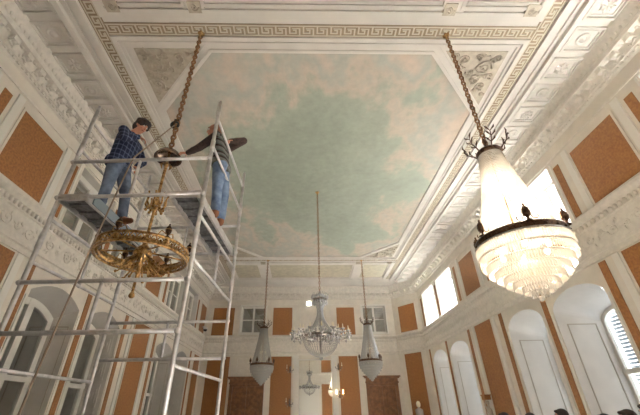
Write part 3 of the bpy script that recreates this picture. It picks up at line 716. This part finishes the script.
# central many-armed crystal chandelier
def central(x, y):
    o = empty('armed_crystal_chandelier', (x, y, 0)); tag(o, 'sparkling many-armed crystal chandelier with candles, hanging before the mirror', 'chandelier')
    obj('chain', chain_mesh(4.62, H-.1, .1, .009, .022), 'chain', o); ceiling_hook(o, H)
    c = smooth(MB()); c.lathe([(.02,4.66),(.04,4.58),(.02,4.5),(.07,4.42),(.02,4.36),(.02,3.0),(.06,2.92),(.0,2.84)], 10)
    obj('stem', c, 'silver', o)
    k1 = smooth(MB()); k1.lathe([(.17,4.36),(.19,4.37),(.2,4.42),(.18,4.43)], 24, close=True); K = obj('crown', k1, 'silver', o)
    d = MB()
    for k in range(16):
        a = 2*PI*k/16; d.tube([(.18*math.cos(a), .18*math.sin(a), 4.4), (.24*math.cos(a), .24*math.sin(a), 4.5), (.19*math.cos(a), .19*math.sin(a), 4.58)], .008, 5)
        d.octa((.23*math.cos(a), .23*math.sin(a), 4.46), .03, .06); d.octa((.2*math.cos(a), .2*math.sin(a), 4.3), .03, .07); d.octa((.13*math.cos(a), .13*math.sin(a), 4.5), .03, .05)
    obj('crystal_drops', d, 'crystal', K)
    t = MB()
    for k in range(28):
        a = 2*PI*k/28; bead_string(t, [((.16-.1*math.sin(PI*u)+.1*u*u)*math.cos(a), (.16-.1*math.sin(PI*u)+.1*u*u)*math.sin(a), 4.36-.76*u) for u in [i/10 for i in range(11)]], .04, .014)
    obj('crystal_tent', t, 'crystal', o)
    h = smooth(MB()); h.lathe([(.3,3.36),(.45,3.34),(.47,3.38),(.45,3.42),(.3,3.4)], 36, close=True); obj('ring_band', h, 'silver', o)
    bs = MB()
    for k in range(40):
        a = 2*PI*k/40; bead_string(bs, [(.47*math.cos(u)*math.cos(a), .47*math.cos(u)*math.sin(a), 3.34-.46*math.sin(u)) for u in [i*PI/20 for i in range(11)]], .045, .015)
    obj('crystal_basket', bs, 'crystal', o)
    bl = smooth(MB()); bl.ball((0,0,2.84), .05); obj('crystal_ball', bl, 'crystal', o)
    for tier, (n, R, z) in enumerate(((16, .78, 3.42), (10, .5, 3.5))):
        for k in range(n):
            a = 2*PI*(k+.5*tier)/n; ca, sa = math.cos(a), math.sin(a)
            s = smooth(MB()); s.tube([(.06*ca,.06*sa,z-.02),(.3*R*ca,.3*R*sa,z-.08),(.6*R*ca,.6*R*sa,z-.02),(.82*R*ca,.82*R*sa,z-.08),(R*ca,R*sa,z-.02),(R*ca,R*sa,z+.05)], .01, 6)
            A = obj('arm', s, 'silver', o)
            cu = smooth(MB()); cu.lathe([(.01,z+.03),(.06,z+.06),(.065,z+.075),(.02,z+.07)], 10, Matrix.Translation((R*ca,R*sa,0))); obj('drip_pan', cu, 'crystal', A)
            cd = smooth(MB()); cd.lathe([(.018,z+.07),(.016,z+.13),(.01,z+.18),(.0,z+.2)], 8, Matrix.Translation((R*ca,R*sa,0))); obj('candle', cd, 'candle', A)
            dr = MB()
            for q in range(5):
                b = 2*PI*q/5; dr.octa((R*ca+.055*math.cos(b), R*sa+.055*math.sin(b), z-.01), .022, .045)
            dr.octa((R*ca,R*sa,z-.09), .034, .06); dr.octa((.6*R*ca,.6*R*sa,z-.08), .034, .05); dr.octa((.8*R*ca,.8*R*sa,z+.03), .036, .045); dr.octa((.45*R*ca,.45*R*sa,z+.05), .034, .05); dr.octa((.7*R*ca,.7*R*sa,z+.07), .03, .04)
            obj('arm_crystal_drops', dr, 'crystal', A)  # separate crystal drops of one arm, kept in one mesh
    return o
central(.46, 9.7)
o = empty('white_square', (.3, 20.0, 7.12)); tag(o, 'tiny bright white square on the end wall beside the central chandelier crown', 'lamp')  # small emissive white square set on the end wall
b = MB(); b.box((-.1,-.05,-.1),(.1,.09,.1)); obj('housing', b, 'plastic_w', o); b = MB(); b.box((-.11,-.07,-.11),(.11,-.05,.11)); obj('emissive_face', b, 'emis_white', o)

# gilded chandelier under repair
def gilded(x, y):
    o = empty('gilded_ring_chandelier', (x, y, 0)); tag(o, 'gilded brass ring chandelier stripped of crystals, hanging inside the scaffold', 'chandelier')
    obj('chain', chain_mesh(5.06, H-.1, .1, .015, .035), 'chain', o); ceiling_hook(o, H)
    c = smooth(MB()); c.lathe([(.02,5.07),(.06,5.05),(.15,5.0),(.19,4.93),(.2,4.9),(.185,4.895),(.14,4.95),(.04,4.99),(.02,4.99)], 28); obj('canopy_bowl', c, 'bowl', o)
    s = smooth(MB()); s.lathe([(.022,5.0),(.022,4.8),(.04,4.78),(.022,4.74),(.02,4.4),(.024,4.2),(.05,4.14),(.06,4.08),(.03,4.02),(.018,3.95),(.022,3.6),(.05,3.55),(.03,3.48),(.09,3.42),(.12,3.36),(.1,3.3),(.03,3.24),(.018,3.1),(.016,2.86),(.03,2.84),(.035,2.81),(.02,2.79),(0,2.785)], 14); obj('stem', s, 'gold', o)
    for k in range(4):
        a = k*PI/2+.5; ca, sa = math.cos(a), math.sin(a); m = smooth(MB()); m.tube([(.03*ca,.03*sa,4.82),(.07*ca,.07*sa,4.77),(.05*ca,.05*sa,4.7)], [.01,.02,.006], 6); obj('upper_leaf', m, 'gold', o)
    for k in range(8):
        a = k*PI/4+.2; ca, sa = math.cos(a), math.sin(a); m = smooth(MB())
        m.tube([(.03*ca,.03*sa,4.06),(.09*ca,.09*sa,4.02),(.13*ca,.13*sa,4.08),(.12*ca,.12*sa,4.18),(.14*ca,.14*sa,4.24)], [.014,.018,.014,.01,.014], 6); m.ball((.11*ca,.11*sa,4.0), .022, 6, 4); obj('knot_leaf', m, 'gold', o)
    zr = 3.35; R = .54
    # openwork ring: two rims joined by a lattice, plus an inner sheet band
    b = smooth(MB())
    for z in (zr-.055, zr+.055): b.lathe([(R-.014,z-.012),(R+.014,z-.012),(R+.014,z+.012),(R-.014,z+.012)], 64, close=True)
    n = 46
    for k in range(n):
        a0, a1 = 2*PI*k/n, 2*PI*(k+1)/n
        for q in (0, 1):
            P = []
            for i in range(5):
                u = i/4; a = a0+(a1-a0)*u; z = zr+(-1 if q else 1)*.05*math.cos(PI*u); P.append((R*math.cos(a), R*math.sin(a), z))
            b.tube(P, .007, 4)
        b.ball((R*math.cos(a0), R*math.sin(a0), zr), .014, 6, 4)
    G = obj('openwork_ring', b, 'gold', o)
    i_ = smooth(MB()); i_.lathe([(R-.05,zr-.05),(R-.045,zr-.05),(R-.045,zr+.02),(R-.05,zr+.02)], 64, close=True); obj('inner_band', i_, 'gold', G)
    for k in range(6):
        a = 2*PI*k/6+.35; ca, sa = math.cos(a), math.sin(a)
        m = smooth(MB()); m.tube([(.08*ca,.08*sa,3.38),((R-.03)*ca,(R-.03)*sa,zr-.02)], .011, 6); obj('spoke', m, 'gold', o)
        m = smooth(MB()); m.ball((R*ca,R*sa,zr), .036, 8, 5, (1,1,1.3)); obj('rosette', m, 'gold', G)
        u = urn(G, R*ca, R*sa, zr+.06, 'bronze', .66)
        m = smooth(MB()); m.lathe([(.052,.145),(.06,.155),(.06,.165),(.05,.17)], 10, Matrix.Translation((R*ca,R*sa,zr+.06)) @ Matrix.Scale(.66, 4), close=True); obj('gilt_rim', m, 'gold', u)
        m = smooth(MB())
        for q in (-1, 1):
            m.tube([(R*math.cos(a+q*d)*f, R*math.sin(a+q*d)*f, zr+h) for d, h, f in ((.02,.1,1),(.14,.14,.97),(.22,.06,.93),(.15,-.02,.9))], .007, 5)
        obj('scroll_arm', m, 'gold', G)
    for k in range(26):   # bundle of bare branch tubes around the hub
        a = 2*PI*k/26+random.uniform(-.1, .1); ca, sa = math.cos(a), math.sin(a); L = random.uniform(.14, .34); z = random.choice((3.36, 3.31, 3.26))
        m = smooth(MB()); m.tube([(.05*ca,.05*sa,z),(L*.6*ca,L*.6*sa,z-.11),(L*ca,L*sa,z-.2),(L*1.08*ca,L*1.08*sa,z-.19)], [.012,.011,.01,.014], 6); m.ball((L*1.08*ca,L*1.08*sa,z-.2), .02, 6, 4); obj('branch', m, 'gold', o)
    h = smooth(MB()); h.ball((0,0,3.36), .075, 14, 8, (1,1,.9)); obj('hub', h, 'gold', o)
    for k in range(5):
        a = 2*PI*k/5+.9; m = MB(); m.octa((.17*math.cos(a), .17*math.sin(a), 3.47), .022, .06); obj('crystal_drop', m, 'crystal', o)
gilded(-2.045, 4.03)
# lifting pulley clamped on the chain and the rope
o = empty('lifting_pulley', (-2.03, 4.03, 5.6)); o.scale = (.68,)*3; tag(o, 'small dark pulley block clamped on the thick chain above the workers', 'pulley')
b = smooth(MB()); b.lathe([(.02,-.03),(.1,-.03),(.11,-.01),(.08,0),(.11,.01),(.1,.03),(.02,.03)], 20, Matrix.Translation((-.07,0,.0)) @ Matrix.Rotation(PI/2, 4, 'X'), close=True); obj('wheel', b, 'rubber', o)
b = MB(); b.box((-.09,-.05,-.12),(-.05,-.035,.14)); b.box((-.09,.035,-.12),(-.05,.05,.14)); b.box((-.09,-.05,.1),(.02,.05,.14)); obj('side_plate', b, 'bronze', o)
b = smooth(MB()); b.tube([(-.02,0,.12),(.02,0,.16),(.03,0,.22),(-.03,0,.22)], .012, 6); obj('hook', b, 'silver', o)
ROPE = [(-2.07,4.0,5.56),(-2.13,3.36,4.375),(-2.14,3.33,4.18),(-2.23,3.3,3.07),(-2.29,3.3,2.26),(-2.3,3.25,1.61),(-2.36,3.2,.02)]
rp = smooth(MB()); rp.tube(ROPE, .009, 6)
tag(obj('hauling_rope', rp, 'rope'), 'thin rope running from the pulley down over the scaffold rail to the floor', 'rope')

# ---------------------------------------------------------------- scaffold
def scaffold():
    a = math.radians(3.2); c = Vector((-1.99, 4.21)); ux = Vector((math.cos(a), -math.sin(a))); uy = Vector((math.sin(a), math.cos(a)))
    o = empty('scaffold_tower', (c.x, c.y, 0), -a); tag(o, 'tall aluminium scaffold tower carrying two workers around the gilded chandelier', 'scaffold')
    w, l = .865, .82
    P = {'NL': (-w,-l), 'NR': (w,-l), 'FR': (w,l), 'FL': (-w,l)}
    for k, (x, y) in P.items():
        m = smooth(MB()); m.tube([(x,y,.22),(x,y,5.32)], .0245, 10)
        p = obj('post', m, 'alu', o)
        for z in (1.2, 3.25, 4.55):
            cc = smooth(MB()); cc.tube([(x,y,z-.09),(x,y,z+.09)], .03, 10); obj('collar', cc, 'alu', p)
        cc = smooth(MB()); cc.tube([(x,y,5.3),(x,y,5.36)], .019, 8); obj('post_tip', cc, 'alu', p)
        wh = smooth(MB()); wh.lathe([(.02,-.03),(.1,-.03),(.1,.03),(.02,.03)], 18, Matrix.Translation((x,y,.1)) @ Matrix.Rotation(PI/2, 4, 'X'), close=True); wh2 = obj('castor_wheel', wh, 'rubber', p)
        f = MB(); f.box((x-.05,y-.045,.1),(x+.05,y-.035,.23)); f.box((x-.05,y+.035,.1),(x+.05,y+.045,.23)); f.box((x-.05,y-.045,.2),(x+.05,y+.045,.24)); obj('castor_fork', f, 'alu', p)
    def rail(name, p, q, r=.02):
        m = smooth(MB()); m.tube([p, q], r, 8)
        for e in (p, q): m.ball(e, r*1.35, 8, 5)
        return obj(name, m, 'alu', o)
    g = .03
    for z in (4.33, 3.80, 2.77, 2.27, .5): rail('front_rail', (-w,-l-g,z), (w,-l-g,z), .023)
    for z in (4.28, 3.80, 2.74, 2.25, .5): rail('back_rail', (-w,l+g,z), (w,l+g,z), .022)
    for z in (5.05, 4.56, 3.53, 3.01, 1.98, 1.48, .45):
        rail('side_rung', (-w,-l,z), (-w,l,z), .019); rail('side_rung', (w,-l,z), (w,l,z), .019)
    for y, z0, z1 in ((-l-g, 3.8, 4.33), (-l-g, 2.27, 2.77), (l+g, 3.8, 4.28), (l+g, 2.25, 2.74)): rail('rail_upright', (0,y,z0), (0,y,z1), .018)
    rail('rail_upright', (w,0,3.01), (w,0,3.53), .018); rail('rail_upright', (-w,0,3.01), (-w,0,3.53), .018)
    for x0, x1, sx in ((-w+.03, -w+.38, 1), (w-.38, w-.03, -1)):
        d = MB(); d.box((x0+.03,-l-.02,3.79),(x1-.03,l+.02,3.835))
        for k in range(9):
            y = -l+.1+k*.18; d.box((x0+.04,y,3.765),(x1-.04,y+.05,3.79))
        D = obj('platform_deck', d, 'deck', o)
        e = MB(); e.box((x0,-l-.03,3.74),(x0+.03,l+.03,3.845)); e.box((x1-.03,-l-.03,3.74),(x1,l+.03,3.845)); e.box((x0,-l-.04,3.76),(x1,-l-.01,3.84)); e.box((x0,l+.01,3.76),(x1,l+.04,3.84)); obj('deck_rim', e, 'alu', D)
    t = MB(); t.box((-w+.385,-l+.05,3.75),(-w+.40,l-.4,3.87)); obj('toe_board', t, 'deck_edge', o)
scaffold()

# ---------------------------------------------------------------- people
DG = bpy.context.evaluated_depsgraph_get
def cap(mb, a, b, ra, rb, n=12):
    a, b = Vector(a), Vector(b); L = (b-a).length
    if L < 1e-5: mb.ball(a, ra, n, 8); return
    z = (b-a).normalized(); q = z.to_track_quat('Z', 'Y').to_matrix().to_4x4(); T = Matrix.Translation(a) @ q
    pr = [(ra*math.sin(t), -ra*math.cos(t)) for t in [PI/2*i/5 for i in range(6)]] + [(rb*math.cos(t), L+rb*math.sin(t)) for t in [PI/2*i/5 for i in range(6)]]
    mb.lathe(pr, n, T)
def ell(mb, c, r, rot=None):
    T = Matrix.Translation(c) @ (rot or I4) @ Matrix.Diagonal((r[0], r[1], r[2], 1)); mb.lathe([(math.sin(PI*i/10), -math.cos(PI*i/10)) for i in range(11)], 16, T)
def fuse(name, mb, m, vox, parent, iters=4):
    me = bpy.data.meshes.new('raw'); me.from_pydata(mb.v, [], mb.f); me.update()
    t = bpy.data.objects.new('raw', me); COL.objects.link(t)
    bm = bmesh.new(); bm.from_mesh(me); bmesh.ops.remove_doubles(bm, verts=bm.verts, dist=1e-4); bmesh.ops.recalc_face_normals(bm, faces=bm.faces); bm.to_mesh(me); bm.free()
    r = t.modifiers.new('r', 'REMESH'); r.mode = 'VOXEL'; r.voxel_size = vox
    s = t.modifiers.new('s', 'SMOOTH'); s.factor = .5; s.iterations = iters
    bpy.context.view_layer.update()
    out = bpy.data.meshes.new_from_object(t.evaluated_get(DG())); bpy.data.objects.remove(t); bpy.data.meshes.remove(me)
    out.name = name; out.materials.clear(); out.materials.append(M[m]); out.shade_smooth()
    return link(name, out, parent)
def head_geo(mb, c, yawv, tilt, s=1.0):
    """adult head, c = centre; yawv = facing angle about Z (0 = +x); tilt = nod down in radians"""
    R = Matrix.Translation(c) @ Matrix.Rotation(yawv, 4, 'Z') @ Matrix.Rotation(tilt, 4, 'Y') @ Matrix.Scale(s, 4)
    old = mb.T; mb.T = old @ R
    ell(mb, (-.012,0,.03), (.098,.078,.095)); ell(mb, (.022,0,-.035), (.068,.058,.085)); ell(mb, (.05,0,-.095), (.028,.03,.024))
    cap(mb, (.088,0,.03), (.108,0,-.018), .010, .015, 8); ell(mb, (.075,0,.045), (.022,.05,.012)); ell(mb, (.082,0,-.055), (.014,.026,.010))
    for q in (-1, 1): ell(mb, (-.005, q*.078, -.005), (.02,.01,.032)); ell(mb, (.062, q*.038, -.02), (.02,.018,.018))
    mb.T = old; return R
def face_bits(parent, R):
    for q in (-1, 1):
        e = smooth(MB(R)); e.ball((.079, q*.031, .018), .013, 8, 6); E_ = obj('eye', e, 'eye', parent)
        p = smooth(MB(R)); p.ball((.0895, q*.031, .018), .006, 8, 6); obj('pupil', p, 'rubber', E_)
        b = smooth(MB(R)); b.tube([(.09, q*.015, .043), (.09, q*.035, .047), (.078, q*.052, .04)], .004, 5); obj('eyebrow', b, 'hair', parent)
    l = smooth(MB(R)); l.tube([(.086,-.024,-.056),(.095,0,-.054),(.086,.024,-.056)], .006, 6); obj('lips', l, 'lip', parent)
def hand_geo(mb, wrist, d, up, s=1.0, curl=.8, thumb=1):
    d = Vector(d).normalized(); u = Vector(up); u = (u-d*u.dot(d)).normalized(); w = d.cross(u)   # u = back of the hand, w = across
    wrist = Vector(wrist); palm = wrist+d*.05*s
    for k in (-1.2, -.4, .4, 1.2): cap(mb, wrist+w*k*.012*s, wrist+d*.085*s+w*k*.02*s, .014*s, .011*s, 8)
    for k, L in ((-1.4, .062), (-.45, .075), (.5, .08), (1.45, .07)):
        b = wrist+d*.088*s+w*k*.0195*s; a1 = curl*.5; a2 = curl*1.2; a3 = curl*1.8
        for i, (a, f) in enumerate(((a1, .45), (a2, .32), (a3, .25))):
            e = b+(d*math.cos(a)-u*math.sin(a))*L*f*s; cap(mb, b, e, (.009-.001*i)*s, (.0085-.001*i)*s, 8); b = e
    b = wrist+d*.02*s+w*thumb*.022*s; e = b+(d*.5+w*thumb*.8-u*.3).normalized()*.04*s; cap(mb, b, e, .013*s, .01*s, 8); f = e+(d*.85+w*thumb*.1-u*.5).normalized()*.032*s; cap(mb, e, f, .01*s, .008*s, 8)

def worker(root, J, vox, shirt, sleeve, trousers, shoe, hairm, yawv, tilt, hs, kind):
    """J: joint positions in root space"""
    fx = Vector((math.cos(yawv), math.sin(yawv), 0)); lat = Vector((-fx.y, fx.x, 0))
    b = MB(); R = head_geo(b, J['head'], yawv, tilt, 1.05)
    hd = Vector(J['head']); nk = Vector(J['neck'])
    cap(b, hd+Vector((0,0,-.05))-fx*.02, nk, .055, .062)
    pel = Vector(J['pelvis']); chest = nk+(pel-nk)*.3
    cap(b, chest, pel, .11, .11)
    for k in ('l', 'r'):
        sh, el, wr = Vector(J['sh_'+k]), Vector(J['el_'+k]), Vector(J['wr_'+k]); cap(b, chest+(sh-chest)*.4, sh, .08, .058); cap(b, sh, el, .05, .04); cap(b, el, wr, .04, .027)
        hand_geo(b, wr, J['hd_'+k], J['hu_'+k], 1.0, J.get('cu', .9), 1 if k == 'l' else -1)
        hp, kn, an = Vector(J['hp_'+k]), Vector(J['kn_'+k]), Vector(J['an_'+k]); cap(b, hp, kn, .082, .055); cap(b, kn, an, .054, .038); cap(b, an, an+fx*.13+Vector((0,0,-.05)), .04, .03)
    body = fuse('body', b, 'skin', vox, root, 3); face_bits(root, R)
    # hair
    h = MB(R)
    if hairm == 'hair':
        ell(h, (-.025,0,.06), (.112,.1,.092)); ell(h, (-.055,0,-.01), (.075,.092,.1)); ell(h, (.045,0,.088), (.062,.08,.045))
        for k in range(14): a = k*.45-3.1; ell(h, (.085*math.cos(a)-.01, .085*math.sin(a), .05+.022*math.cos(3*a)), (.032,.028,.042))
    else:
        ell(h, (-.03,0,.045), (.088,.082,.086)); ell(h, (-.05,0,-.0), (.062,.078,.07))
    fuse('hair', h, hairm, .008, root, 2)
    # shirt
    s = MB(); cap(s, nk+Vector((0,0,-.03)), chest, .075, .13)
    side = Vector(J['sh_l'])-Vector(J['sh_r'])
    for t in (-.28, 0, .28): cap(s, chest+side*t, pel+side*t*.75+Vector((0,0,.0)), .135 if t == 0 else .115, .118 if t == 0 else .105)
    cap(s, Vector(J['sh_l']), Vector(J['sh_r']), .075, .075)
    cap(s, pel+side*.25, pel-side*.25+Vector((0,0,-.03)), .13, .13)
    slv = s if sleeve == shirt else MB()
    for k in ('l', 'r'):
        sh, el, wr = Vector(J['sh_'+k]), Vector(J['el_'+k]), Vector(J['wr_'+k]); cap(slv, sh, el, .075, .058); cap(slv, el, el+(wr-el)*.93, .058, .042)
        f = el+(wr-el)*.5; cap(slv, f, f+(wr-el)*.1, .055, .05)
    fuse('shirt', s, shirt, .012, root, 3)
    if slv is not s: fuse('sleeves', slv, sleeve, .012, root, 3)
    # trousers
    t = MB(); cap(t, pel+side*.2, pel-side*.2, .122, .122); 
    for k in ('l', 'r'):
        hp, kn, an = Vector(J['hp_'+k]), Vector(J['kn_'+k]), Vector(J['an_'+k]); cap(t, pel+(hp-pel)*.4, hp, .12, .108); cap(t, hp, kn, .108, .075); cap(t, kn, an+Vector((0,0,.02)), .074, .062)
        for z in (.15, .3): q = an+(kn-an)*z; cap(t, q, q+(kn-an)*.05, .07, .068)
    fuse('trousers', t, trousers, .014, root, 3)
    for k in ('l', 'r'):
        an = Vector(J['an_'+k]); sm = MB(); cap(sm, an+Vector((0,0,.03)), an+Vector((0,0,-.05)), .05, .052); cap(sm, an+Vector((0,0,-.055)), an+fx*.15+Vector((0,0,-.06)), .05, .042)
        fuse('boot', sm, shoe, .01, root, 2)
    return body
# man in the plaid shirt, on the left platform, facing right and leaning to the chain
r1 = empty('person', (-2.56, 4.0, 3.84)); tag(r1, 'dark-haired man in blue plaid shirt and jeans on the left scaffold platform', 'person', kind=None)
J1 = dict(head=(-.02,0,1.68), neck=(-.12,0,1.52), pelvis=(-.17,.0,.93), sh_r=(-.16,-.17,1.45), sh_l=(-.10,.18,1.42), el_r=(-.06,-.24,1.22), el_l=(.06,.2,1.12),
          wr_r=(.07,-.12,1.36), wr_l=(.06,.06,.92), hd_r=(.8,.3,-.35), hd_l=(.5,-.2,-.8), hu_r=(0,-.3,1), hu_l=(1,0,.3),
          hp_r=(-.15,-.10,.86), hp_l=(-.13,.10,.86), kn_r=(-.13,-.13,.46), kn_l=(.0,.12,.47), an_r=(-.13,-.14,.09), an_l=(.05,.13,.09))
worker(r1, J1, .011, 'plaid', 'plaid', 'jeans', 'boot', 'hair', -.25, .5, 1, 1)
r2 = empty('person', (-1.18, 4.05, 3.84)); tag(r2, 'man in striped jumper and light jeans holding the chain, on the right platform', 'person')
J2 = dict(head=(-.25,0,1.64), neck=(-.17,0,1.48), pelvis=(-.06,0,.96), sh_l=(-.14,-.18,1.38), sh_r=(-.1,.18,1.40), el_l=(-.38,-.16,1.16), el_r=(.23,.02,1.46),
          wr_l=(-.58,-.05,1.15), wr_r=(.03,-.04,1.40), hd_l=(-.95,.1,.1), hd_r=(-.1,-.6,-.5), hu_l=(0,-.2,1), hu_r=(-.4,-.4,.9),
          hp_r=(-.05,.09,.90), hp_l=(-.05,-.09,.90), kn_r=(.02,.10,.48), kn_l=(-.03,-.11,.48), an_r=(.02,.11,.09), an_l=(.0,-.12,.09), cu=1.0)
worker(r2, J2, .011, 'stripes', 'brown_knit', 'jeans2', 'boot', 'hair2', PI+.15, .12, 1, 2)

def onlooker(x, y, ht, yaw, label, hairm='hair', cloth='darkcloth'):
    o = empty('person', (x, y, 0)); tag(o, label, 'person', 'onlookers standing by the right wall')
    k = (ht+.0)/1.75; rz = yaw; f = Vector((math.cos(rz), math.sin(rz), 0)); l = Vector((-f.y, f.x, 0)); P = lambda a, b, z: (f*a+l*b)*k+Vector((0,0,z*k))
    b = MB(); R = head_geo(b, P(0,0,1.63), rz, 0, k)
    cap(b, P(-.02,0,1.56), P(-.02,0,1.42), .052*k, .06*k); cap(b, P(-.02,0,1.3), P(-.02,0,1.0), .12*k, .12*k)
    for q in (-1, 1):
        cap(b, P(-.02,q*.1,1.38), P(-.02,q*.18,1.38), .07*k, .055*k); cap(b, P(-.02,q*.18,1.38), P(-.02,q*.23,1.1), .05*k, .04*k); cap(b, P(-.02,q*.23,1.1), P(.06,q*.22,.86), .038*k, .027*k)
        hand_geo(b, P(.06,q*.22,.86), f*.2+Vector((0,0,-1)), l*q, k, .4, q)
        cap(b, P(0,q*.09,.92), P(0,q*.1,.5), .08*k, .055*k); cap(b, P(0,q*.1,.5), P(0,q*.1,.09), .05*k, .036*k); cap(b, P(0,q*.1,.07), P(.13,q*.11,.035), .04*k, .03*k)
    fuse('body', b, 'skin', .014, o, 2); face_bits(o, R)
    h = MB(R); ell(h, (-.025,0,.05), (.1,.088,.086)); ell(h, (-.05,0,-.02), (.066,.082,.09)); ell(h, (.045,0,.09), (.05,.06,.026)); fuse('hair', h, hairm, .01, o, 2)
    s = MB(); cap(s, P(-.02,0,1.4), P(-.02,0,1.3), .07*k, .13*k)
    for q in (-1, 1):
        cap(s, P(-.02,q*.06,1.32), P(-.02,q*.05,.95), .125*k, .12*k); cap(s, P(-.02,q*.08,1.4), P(-.02,q*.18,1.38), .075*k, .07*k); cap(s, P(-.02,q*.18,1.38), P(-.02,q*.23,1.1), .068*k, .052*k); cap(s, P(-.02,q*.23,1.1), P(.05,q*.22,.9), .052*k, .04*k)
    fuse('jacket', s, cloth, .016, o, 2)
    t = MB()
    for q in (-1, 1): cap(t, P(0,q*.07,.93), P(0,q*.1,.5), .11*k, .075*k); cap(t, P(0,q*.1,.5), P(0,q*.1,.1), .072*k, .058*k)
    fuse('trousers', t, 'darkcloth', .016, o, 2)
    for q in (-1, 1): m = MB(); cap(m, P(0,q*.1,.045), P(.15,q*.11,.04), .045*k, .038*k); fuse('shoe', m, 'rubber', .012, o, 2)
onlooker(3.78, 7.5, 1.585, 2.2, 'leftmost dark-haired onlooker in front of the right ochre panel, barely in frame')
onlooker(3.43, 6.0, 1.578, 1.3, 'dark-haired onlooker whose head tip shows before the white arched jamb')
onlooker(4.24, 6.5, 1.628, 2.4, 'dark-haired onlooker before the white jamb left of the red strip')
onlooker(4.55, 6.0, 1.556, 1.9, 'dark-haired onlooker whose hair just shows right of the red strip')
onlooker(4.10, 5.0, 1.606, 2.6, 'dark-haired onlooker with broad head, close to the lower right corner')
onlooker(3.80, 4.3, 1.668, 2.0, 'rightmost onlooker, face turned away at the frame edge', 'hair')

# ---------------------------------------------------------------- standing lamp and carved figure by the far right
o = empty('standing_lamp', (5.45, 18.6, 0)); tag(o, 'pale glass standing lamp in front of the slanted corner wall', 'lamp')
b = smooth(MB()); b.lathe([(.0,0),(.2,0),(.2,.04),(.05,.08),(.025,.2),(.025,1.3),(.06,1.36),(.02,1.4)], 16); obj('pole', b, 'silver', o)
b = smooth(MB()); b.lathe([(.05,1.4),(.17,1.5),(.18,1.72),(.08,1.78),(.05,1.82)], 18); obj('lower_shade', b, 'crystal', o)
b = smooth(MB()); b.lathe([(.04,1.82),(.09,1.86),(.1,1.98),(.06,2.06),(0,2.08)], 16); obj('glass_globe', b, 'candle', o)
o = empty('carved_figure', (6.12, 12.95, 0)); tag(o, 'pale carved figure on a slim pedestal beside the right ochre wall panel', 'sculpture')
b = MB(); b.box((-.13,-.13,0),(.13,.13,.08)); b.box((-.1,-.1,.08),(.1,.1,1.15)); b.box((-.14,-.14,1.15),(.14,.14,1.22)); obj('pedestal', b, 'tan', o)
m = MB(); ell(m, (0,0,1.86), (.055,.055,.075)); cap(m, (0,0,1.8), (0,0,1.7), .035, .05); cap(m, (0,-.06,1.65), (0,.06,1.65), .06, .06); cap(m, (0,0,1.64), (0,0,1.4), .09, .1); cap(m, (0,0,1.4), (.01,0,1.24), .11, .13)
cap(m, (0,-.1,1.66), (-.06,-.13,1.5), .035, .03); cap(m, (-.06,-.13,1.5), (-.1,-.04,1.6), .03, .025); cap(m, (0,.1,1.66), (-.04,.15,1.8), .035, .03); cap(m, (-.04,.15,1.8), (0,.1,1.96), .03, .025); fuse('figure', m, 'tan', .012, o, 2)
b = MB(); b.box((-.1,-.1,1.95),(.1,.14,2.09)); b.box((-.12,-.12,2.07),(.12,.16,2.1)); obj('carried_box', b, 'ochre', o)
